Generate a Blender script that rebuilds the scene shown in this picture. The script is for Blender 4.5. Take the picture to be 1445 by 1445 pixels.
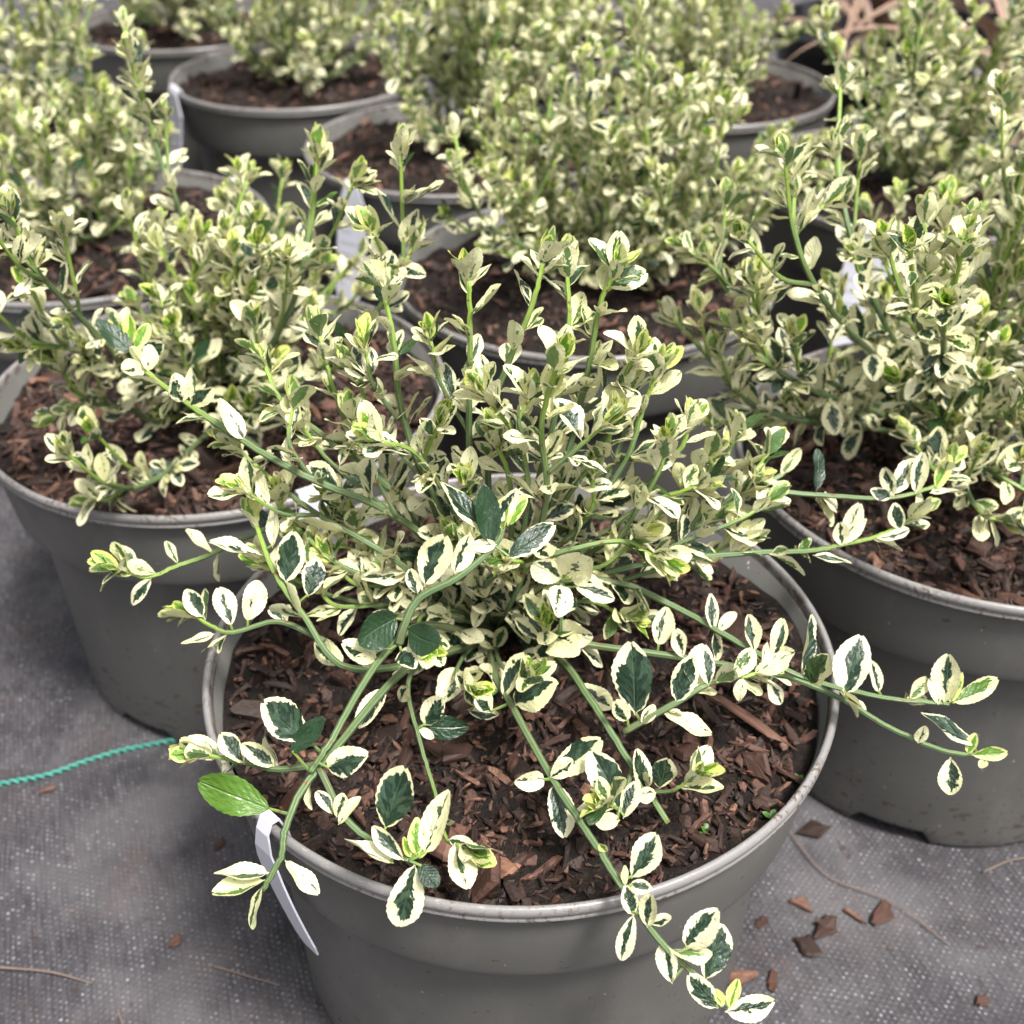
import bpy, bmesh, math, random
import numpy as np
from mathutils import Vector, Matrix, noise

# ------------------------------------------------------------------ camera, sky, light
for o in list(bpy.data.objects):
    bpy.data.objects.remove(o)
SC = bpy.context.scene
COL = SC.collection
R = math.radians

CAM_POS = Vector((0.0, 0.0, 0.4731))
cam_data = bpy.data.cameras.new("camera")
cam_data.sensor_width = 36.0
cam_data.lens = 36.0 * 1656.3 / 1445.0
cam_data.clip_start = 0.01
cam_data.clip_end = 200.0
cam_data.dof.use_dof = True
cam_data.dof.focus_distance = 0.372
cam_data.dof.aperture_fstop = 13.5
cam_data.dof.aperture_blades = 0
cam = bpy.data.objects.new("camera", cam_data)
COL.objects.link(cam)
cam.matrix_world = Matrix.Translation(CAM_POS) @ Matrix.Rotation(R(90 - 35.48), 4, 'X') @ Matrix.Rotation(R(-0.4545), 4, 'Z')
SC.camera = cam

SUN_ELEV, SUN_AZ = R(64), R(138)        # azimuth from +Y towards +X
world = bpy.data.worlds.new("World")
SC.world = world
world.use_nodes = True
wn = world.node_tree
bg = wn.nodes["Background"]
sky = wn.nodes.new("ShaderNodeTexSky")
sky.sky_type = 'NISHITA'
sky.sun_disc = False
sky.sun_elevation = SUN_ELEV
sky.sun_rotation = SUN_AZ
sky.air_density = 1.0
sky.dust_density = 6.0
sky.ozone_density = 0.6
veil = wn.nodes.new("ShaderNodeHueSaturation")      # even cloud cover: the sky's colour is washed out
veil.inputs['Saturation'].default_value = 0.30
wn.links.new(sky.outputs[0], veil.inputs['Color'])
wn.links.new(veil.outputs[0], bg.inputs[0])
bg.inputs[1].default_value = 0.052

sun_data = bpy.data.lights.new("sun", 'SUN')
sun_data.energy = 1.5
sun_data.angle = R(11)
sun_data.color = (1.0, 0.965, 0.91)
sun = bpy.data.objects.new("sun", sun_data)
COL.objects.link(sun)
to_sun = Vector((math.sin(SUN_AZ) * math.cos(SUN_ELEV), math.cos(SUN_AZ) * math.cos(SUN_ELEV), math.sin(SUN_ELEV)))
sun.rotation_euler = to_sun.to_track_quat('Z', 'Y').to_euler()
sun.location = (0, 0, 3)

SC.view_settings.view_transform = 'Standard'
SC.view_settings.look = 'None'
SC.view_settings.exposure = 1.95
SC.view_settings.gamma = 1.0
SC.view_settings.use_curve_mapping = False
SC.render.engine = 'CYCLES'
SC.cycles.use_denoising = True
SC.cycles.max_bounces = 6
SC.cycles.diffuse_bounces = 3
SC.cycles.glossy_bounces = 3
SC.cycles.transmission_bounces = 3

# ------------------------------------------------------------------ measured layout (metres, ground at z = 0)
FRONT_BRANCHES = {
    0: ([(-0.0090, 0.3617, 0.1500), (-0.0212, 0.3240, 0.1800), (-0.0379, 0.2964, 0.1950), (-0.0555, 0.2571, 0.2000), (-0.0649, 0.2432, 0.1960), (-0.0691, 0.2332, 0.1900), (-0.0705, 0.2275, 0.1840), (-0.0762, 0.2227, 0.1750)], 1.6, 1.1, 0.25, 0),
    1: ([(-0.0047, 0.3617, 0.1500), (-0.0301, 0.3125, 0.2020), (-0.0414, 0.2906, 0.2100), (-0.0488, 0.2727, 0.2100), (-0.0566, 0.2529, 0.2060), (-0.0624, 0.2468, 0.2000)], 1.5, 1.2, 0.15, 0),
    2: ([(-0.0598, 0.2482, 0.2000), (-0.0513, 0.2358, 0.1920), (-0.0410, 0.2282, 0.1890), (-0.0308, 0.2205, 0.1910)], 1.2, 1.0, 0.0, 0),
    3: ([(-0.0620, 0.2533, 0.1960), (-0.0750, 0.2554, 0.1920), (-0.0889, 0.2616, 0.1890), (-0.0995, 0.2636, 0.1900)], 1.2, 0.8, 0.4, 1),
    4: ([(-0.0091, 0.3638, 0.1500), (-0.0074, 0.3128, 0.1800), (-0.0011, 0.2899, 0.1860), (0.0110, 0.2587, 0.1860), (0.0239, 0.2315, 0.1850), (0.0326, 0.2155, 0.1820), (0.0428, 0.2052, 0.1720), (0.0557, 0.2000, 0.1600), (0.0631, 0.1957, 0.1540)], 1.5, 1.0, 0.15, 0),
    5: ([(-0.0003, 0.3661, 0.1500), (0.0166, 0.3187, 0.1800), (0.0268, 0.2912, 0.1850), (0.0377, 0.2690, 0.1800), (0.0498, 0.2509, 0.1700)], 1.6, 1.3, 0.2, 0),
    6: ([(0.0369, 0.2777, 0.1840), (0.0553, 0.2814, 0.1950), (0.0658, 0.2844, 0.2000), (0.0825, 0.2869, 0.2020)], 1.3, 0.9, 0.9, 1),
    7: ([(0.0385, 0.2644, 0.1800), (0.0338, 0.2478, 0.1820), (0.0288, 0.2441, 0.1880)], 0.9, 0.7, 0.0, 1),
    8: ([(0.0430, 0.2589, 0.1760), (0.0500, 0.2538, 0.1820), (0.0558, 0.2535, 0.1880)], 0.8, 0.6, 0.0, 1),
    9: ([(-0.0018, 0.3639, 0.1500), (0.0098, 0.3289, 0.2050), (0.0356, 0.3325, 0.2050), (0.0582, 0.3236, 0.2000), (0.0815, 0.3064, 0.1960), (0.0997, 0.2952, 0.1920), (0.1285, 0.2954, 0.1820), (0.1519, 0.2938, 0.1800)], 1.6, 0.9, 0.35, 0),
    10: ([(-0.0018, 0.3618, 0.1500), (0.0153, 0.3228, 0.1850), (0.0329, 0.3158, 0.1880), (0.0607, 0.3120, 0.1860), (0.0949, 0.3032, 0.1850), (0.1144, 0.2972, 0.1800), (0.1316, 0.2905, 0.1720), (0.1511, 0.2847, 0.1660), (0.1664, 0.2847, 0.1640)], 1.5, 0.9, 0.15, 0),
    11: ([(-0.0119, 0.3616, 0.1500), (-0.0283, 0.3146, 0.1850), (-0.0370, 0.3010, 0.1850), (-0.0311, 0.2765, 0.1780), (-0.0262, 0.2615, 0.1740), (-0.0216, 0.2410, 0.1760), (-0.0167, 0.2346, 0.1800)], 1.0, 0.7, 0.2, 1),
    12: ([(-0.0105, 0.3638, 0.1500), (-0.0315, 0.3203, 0.1780), (-0.0581, 0.3001, 0.1940), (-0.0724, 0.3094, 0.2100), (-0.0831, 0.3210, 0.2200), (-0.0917, 0.3387, 0.2300)], 1.5, 1.0, 0.45, 1),
    13: ([(-0.0651, 0.3046, 0.2020), (-0.0822, 0.3125, 0.2040), (-0.0991, 0.3094, 0.2020), (-0.1122, 0.3160, 0.2040)], 1.1, 0.8, 0.5, 1),
    14: ([(-0.0176, 0.3611, 0.1600), (-0.0426, 0.3470, 0.2100), (-0.0656, 0.3486, 0.2200), (-0.0850, 0.3475, 0.2200), (-0.0979, 0.3461, 0.2160), (-0.1118, 0.3435, 0.2100), (-0.1220, 0.3400, 0.2080), (-0.1332, 0.3357, 0.2060), (-0.1413, 0.3351, 0.2100)], 1.3, 0.9, 0.3, 1),
    15: ([(-0.0151, 0.3682, 0.1500), (-0.0266, 0.3429, 0.2100), (-0.0454, 0.3366, 0.2350), (-0.0658, 0.3314, 0.2500), (-0.0833, 0.3388, 0.2560), (-0.1024, 0.3530, 0.2600), (-0.1124, 0.3612, 0.2620), (-0.1333, 0.3807, 0.2660), (-0.1437, 0.3954, 0.2720)], 1.5, 1.1, 0.8, 1),
    16: ([(-0.0170, 0.3496, 0.1700), (-0.0411, 0.3320, 0.2150), (-0.0688, 0.3403, 0.2300), (-0.0854, 0.3479, 0.2400), (-0.0979, 0.3540, 0.2500)], 1.2, 0.9, 0.9, 1),
    17: ([(-0.0085, 0.3617, 0.1500), (-0.0105, 0.3464, 0.1800), (-0.0110, 0.3411, 0.2050), (-0.0132, 0.3376, 0.2300), (-0.0151, 0.3304, 0.2500)], 1.5, 1.0, 0.7, 1),
    18: ([(-0.0378, 0.2919, 0.2120), (-0.0358, 0.2939, 0.2180), (-0.0307, 0.2982, 0.2260), (-0.0166, 0.3003, 0.2340), (-0.0051, 0.3072, 0.2420), (-0.0024, 0.3108, 0.2480)], 1.6, 1.1, 0.2, 0),
    19: ([(-0.0085, 0.3447, 0.1850), (-0.0082, 0.3344, 0.2050), (0.0135, 0.3288, 0.2200), (0.0386, 0.3299, 0.2250), (0.0498, 0.3208, 0.2240)], 1.4, 1.0, 0.5, 1),
    20: ([(0.0078, 0.3275, 0.1700), (0.0161, 0.3135, 0.1950), (0.0166, 0.3137, 0.2200)], 1.2, 0.9, 0.0, 0),
    21: ([(0.0105, 0.3315, 0.1700), (0.0125, 0.3171, 0.1900), (0.0122, 0.3134, 0.2000)], 1.0, 0.9, 0.0, 1),
    22: ([(-0.0047, 0.3661, 0.1500), (0.0060, 0.3413, 0.2050), (0.0119, 0.3296, 0.2450), (0.0098, 0.3266, 0.2750), (0.0146, 0.3249, 0.2980)], 1.5, 1.0, 1.0, 1),
    23: ([(0.0123, 0.3270, 0.2560), (0.0199, 0.3269, 0.2640), (0.0291, 0.3263, 0.2740)], 1.0, 0.8, 1.0, 1),
    24: ([(0.0106, 0.3299, 0.2620), (0.0027, 0.3281, 0.2740), (0.0056, 0.3304, 0.2820)], 0.9, 0.7, 1.0, 1),
    25: ([(-0.0092, 0.3683, 0.1500), (-0.0149, 0.3471, 0.2200), (-0.0144, 0.3427, 0.2650), (-0.0134, 0.3466, 0.2900), (-0.0134, 0.3500, 0.3150)], 1.5, 1.0, 0.9, 1),
    26: ([(-0.0121, 0.3682, 0.1500), (-0.0278, 0.3488, 0.2250), (-0.0378, 0.3518, 0.2650), (-0.0394, 0.3564, 0.2900), (-0.0427, 0.3637, 0.3060)], 1.5, 1.0, 0.9, 1),
    27: ([(-0.0062, 0.3683, 0.1500), (-0.0084, 0.3491, 0.2250), (-0.0070, 0.3475, 0.2650), (-0.0005, 0.3466, 0.2880), (0.0063, 0.3478, 0.3050), (0.0106, 0.3518, 0.3200)], 1.4, 1.0, 0.9, 1),
    28: ([(-0.0033, 0.3683, 0.1500), (0.0124, 0.3474, 0.2200), (0.0219, 0.3501, 0.2580), (0.0266, 0.3498, 0.2860), (0.0294, 0.3514, 0.3060), (0.0335, 0.3514, 0.3160)], 1.4, 1.0, 0.9, 1),
    29: ([(-0.0048, 0.3705, 0.1500), (0.0059, 0.3518, 0.2200), (0.0150, 0.3479, 0.2650), (0.0191, 0.3508, 0.2960), (0.0187, 0.3583, 0.3140)], 1.3, 0.9, 0.9, 1),
    30: ([(-0.0136, 0.3704, 0.1500), (-0.0358, 0.3490, 0.2200), (-0.0553, 0.3561, 0.2500), (-0.0628, 0.3625, 0.2700), (-0.0669, 0.3710, 0.2850)], 1.3, 0.9, 0.9, 1),
    31: ([(-0.0119, 0.3612, 0.1600), (-0.0419, 0.3505, 0.2300), (-0.0628, 0.3489, 0.2550), (-0.0791, 0.3523, 0.2700), (-0.0857, 0.3618, 0.2800)], 1.2, 0.9, 1.0, 1),
    32: ([(-0.0027, 0.3683, 0.1500), (0.0182, 0.3500, 0.2000), (0.0417, 0.3499, 0.2100), (0.0642, 0.3473, 0.2200), (0.0755, 0.3498, 0.2250), (0.0984, 0.3617, 0.2300), (0.1045, 0.3668, 0.2330)], 1.5, 1.2, 0.7, 0),
    33: ([(0.0855, 0.3553, 0.2260), (0.0915, 0.3566, 0.2280), (0.1118, 0.3561, 0.2260), (0.1412, 0.3595, 0.2220), (0.1594, 0.3623, 0.2260), (0.1632, 0.3664, 0.2300)], 1.2, 0.8, 0.25, 1),
    34: ([(0.0680, 0.3476, 0.2220), (0.0742, 0.3537, 0.2320), (0.0825, 0.3671, 0.2450)], 1.0, 0.8, 1.1, 1),
    35: ([(-0.0027, 0.3661, 0.1500), (0.0181, 0.3392, 0.1950), (0.0458, 0.3354, 0.2100), (0.0838, 0.3366, 0.2140), (0.1088, 0.3430, 0.2100), (0.1230, 0.3492, 0.2080), (0.1383, 0.3525, 0.2100), (0.1504, 0.3557, 0.2160)], 1.4, 0.8, 0.5, 1),
    36: ([(0.0535, 0.3363, 0.2110), (0.0654, 0.3399, 0.2260), (0.0699, 0.3449, 0.2380)], 1.0, 0.8, 1.1, 1),
    37: ([(-0.0027, 0.3683, 0.1500), (0.0203, 0.3456, 0.2150), (0.0394, 0.3476, 0.2450), (0.0459, 0.3531, 0.2650), (0.0500, 0.3550, 0.2780)], 1.3, 0.9, 1.0, 1),
    38: ([(-0.0046, 0.3591, 0.1600), (0.0202, 0.3475, 0.2200), (0.0459, 0.3446, 0.2380), (0.0587, 0.3462, 0.2520), (0.0617, 0.3488, 0.2620)], 1.2, 0.9, 1.0, 1),
    39: ([(-0.0133, 0.3611, 0.1600), (-0.0325, 0.3471, 0.2000), (-0.0523, 0.3433, 0.2160), (-0.0640, 0.3444, 0.2340)], 1.2, 0.9, 1.0, 1),
    40: ([(-0.0119, 0.3612, 0.1600), (-0.0210, 0.3383, 0.2200), (-0.0301, 0.3390, 0.2500), (-0.0246, 0.3376, 0.2680)], 1.2, 0.9, 1.0, 1),
    41: ([(-0.0118, 0.3590, 0.1600), (-0.0272, 0.3444, 0.1920), (-0.0474, 0.3393, 0.2060), (-0.0556, 0.3416, 0.2220)], 1.1, 0.9, 1.0, 1),
    42: ([(-0.0061, 0.3590, 0.1600), (0.0099, 0.3401, 0.2060), (0.0273, 0.3410, 0.2280), (0.0285, 0.3399, 0.2440)], 1.1, 0.9, 1.0, 1),
    43: ([(-0.0060, 0.3569, 0.1600), (-0.0216, 0.3351, 0.1860), (-0.0423, 0.3335, 0.1940), (-0.0634, 0.3213, 0.2040), (-0.0706, 0.3263, 0.2160)], 1.1, 0.9, 0.8, 1),
    44: ([(-0.0075, 0.3569, 0.1600), (-0.0004, 0.3316, 0.1960), (0.0046, 0.3298, 0.2140), (-0.0005, 0.3261, 0.2200)], 1.0, 0.8, 1.1, 1),
    45: ([(-0.0062, 0.3639, 0.1500), (-0.0165, 0.3351, 0.1700), (-0.0205, 0.3087, 0.1820), (-0.0149, 0.2970, 0.1880)], 1.0, 0.7, 0.6, 1),
    46: ([(-0.0062, 0.3639, 0.1500), (-0.0055, 0.3228, 0.1760), (0.0023, 0.2993, 0.1860), (0.0059, 0.2927, 0.1940)], 1.0, 0.7, 0.5, 1),
    47: ([(-0.0390, 0.3504, 0.2630), (-0.0465, 0.3485, 0.2780), (-0.0484, 0.3511, 0.2900)], 0.9, 0.7, 1.1, 1),
    48: ([(0.0238, 0.3521, 0.2640), (0.0351, 0.3485, 0.2760), (0.0411, 0.3451, 0.2900)], 0.9, 0.7, 1.1, 1),
    49: ([(-0.0686, 0.3340, 0.2500), (-0.0752, 0.3375, 0.2620), (-0.0743, 0.3451, 0.2700)], 0.9, 0.7, 1.1, 1),
    50: ([(-0.0405, 0.3358, 0.2320), (-0.0501, 0.3432, 0.2500), (-0.0547, 0.3485, 0.2640)], 0.9, 0.7, 1.1, 1),
    51: ([(-0.0027, 0.3683, 0.1500), (0.0259, 0.3458, 0.2050), (0.0533, 0.3455, 0.2250), (0.0701, 0.3526, 0.2450)], 1.2, 0.9, 1.0, 1),
    52: ([(0.0458, 0.3354, 0.2100), (0.0603, 0.3352, 0.2200), (0.0800, 0.3374, 0.2280), (0.0897, 0.3414, 0.2320)], 1.0, 0.8, 1.0, 1),
    53: ([(0.0375, 0.3357, 0.2200), (0.0441, 0.3357, 0.2350), (0.0504, 0.3357, 0.2500), (0.0534, 0.3381, 0.2600)], 1.0, 0.8, 1.0, 1),
    54: ([(-0.0026, 0.3569, 0.1600), (0.0153, 0.3393, 0.2000), (0.0324, 0.3302, 0.2140), (0.0443, 0.3312, 0.2260)], 1.1, 0.8, 0.8, 1),
    55: ([(-0.0147, 0.3611, 0.1600), (-0.0372, 0.3386, 0.2000), (-0.0586, 0.3290, 0.2140), (-0.0764, 0.3380, 0.2260), (-0.0822, 0.3412, 0.2360)], 1.2, 0.8, 0.9, 1),
    56: ([(-0.0688, 0.3403, 0.2300), (-0.0795, 0.3326, 0.2360), (-0.0903, 0.3310, 0.2460)], 0.9, 0.7, 1.0, 1),
    57: ([(-0.0089, 0.3590, 0.1600), (-0.0420, 0.3344, 0.2000), (-0.0564, 0.3284, 0.2080), (-0.0636, 0.3305, 0.2160)], 1.1, 0.8, 0.8, 1),
    58: ([(-0.0059, 0.3497, 0.1700), (-0.0159, 0.3346, 0.2100), (-0.0205, 0.3348, 0.2350), (-0.0317, 0.3324, 0.2600), (-0.0424, 0.3252, 0.2700)], 1.1, 0.8, 1.0, 1),
    59: ([(-0.0059, 0.3497, 0.1700), (0.0044, 0.3336, 0.2300), (0.0040, 0.3329, 0.2600), (-0.0077, 0.3273, 0.2850)], 1.1, 0.8, 1.0, 1),
    60: ([(-0.0059, 0.3497, 0.1700), (0.0171, 0.3424, 0.2300), (0.0308, 0.3396, 0.2560), (0.0346, 0.3352, 0.2700)], 1.1, 0.8, 1.0, 1),
    61: ([(-0.0090, 0.3612, 0.1600), (-0.0006, 0.3386, 0.2200), (-0.0007, 0.3366, 0.2460), (-0.0056, 0.3353, 0.2640)], 1.2, 0.9, 1.0, 1),
    62: ([(0.0314, 0.3492, 0.2300), (0.0399, 0.3585, 0.2500), (0.0426, 0.3617, 0.2700)], 1.1, 0.8, 1.0, 1),
    63: ([(-0.0144, 0.3430, 0.2620), (-0.0235, 0.3452, 0.2800), (-0.0260, 0.3449, 0.2960)], 0.9, 0.7, 1.1, 1),
    64: ([(-0.0309, 0.3450, 0.2400), (-0.0453, 0.3505, 0.2600), (-0.0542, 0.3546, 0.2800)], 0.9, 0.7, 1.0, 1),
    65: ([(-0.0442, 0.3367, 0.2350), (-0.0625, 0.3430, 0.2500), (-0.0717, 0.3468, 0.2620)], 0.9, 0.7, 1.0, 1),
    66: ([(-0.0027, 0.3661, 0.1500), (0.0341, 0.3415, 0.1950), (0.0622, 0.3407, 0.2060), (0.0819, 0.3407, 0.2160)], 1.1, 0.8, 0.9, 1),
    67: ([(-0.0026, 0.3548, 0.1600), (0.0364, 0.3459, 0.2050), (0.0722, 0.3482, 0.2200), (0.0864, 0.3510, 0.2340)], 1.1, 0.8, 1.0, 1),
    68: ([(-0.0089, 0.3569, 0.1600), (-0.0425, 0.3342, 0.1900), (-0.0701, 0.3316, 0.2020), (-0.0870, 0.3327, 0.2140)], 1.1, 0.8, 0.9, 1),
    69: ([(-0.0089, 0.3569, 0.1600), (-0.0321, 0.3377, 0.1940), (-0.0523, 0.3400, 0.2120), (-0.0719, 0.3377, 0.2200)], 1.1, 0.8, 1.0, 1),
    70: ([(-0.0060, 0.3569, 0.1600), (-0.0218, 0.3403, 0.1850), (-0.0341, 0.3279, 0.1920), (-0.0304, 0.3121, 0.1940)], 1.0, 0.8, 0.9, 1),
    71: ([(-0.0060, 0.3569, 0.1600), (0.0103, 0.3372, 0.1880), (0.0283, 0.3332, 0.1950), (0.0408, 0.3245, 0.1940)], 1.0, 0.8, 0.9, 1),
    72: ([(-0.0060, 0.3569, 0.1600), (-0.0109, 0.3368, 0.1950), (-0.0056, 0.3338, 0.2140), (-0.0180, 0.3303, 0.2260)], 1.0, 0.8, 1.0, 1),
    73: ([(-0.0018, 0.3569, 0.1600), (0.0204, 0.3402, 0.2060), (0.0454, 0.3456, 0.2280), (0.0655, 0.3419, 0.2400)], 1.0, 0.8, 1.0, 1),
    74: ([(0.0755, 0.3498, 0.2250), (0.0839, 0.3510, 0.2340), (0.0942, 0.3592, 0.2440)], 0.9, 0.7, 1.0, 1),
}
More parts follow.
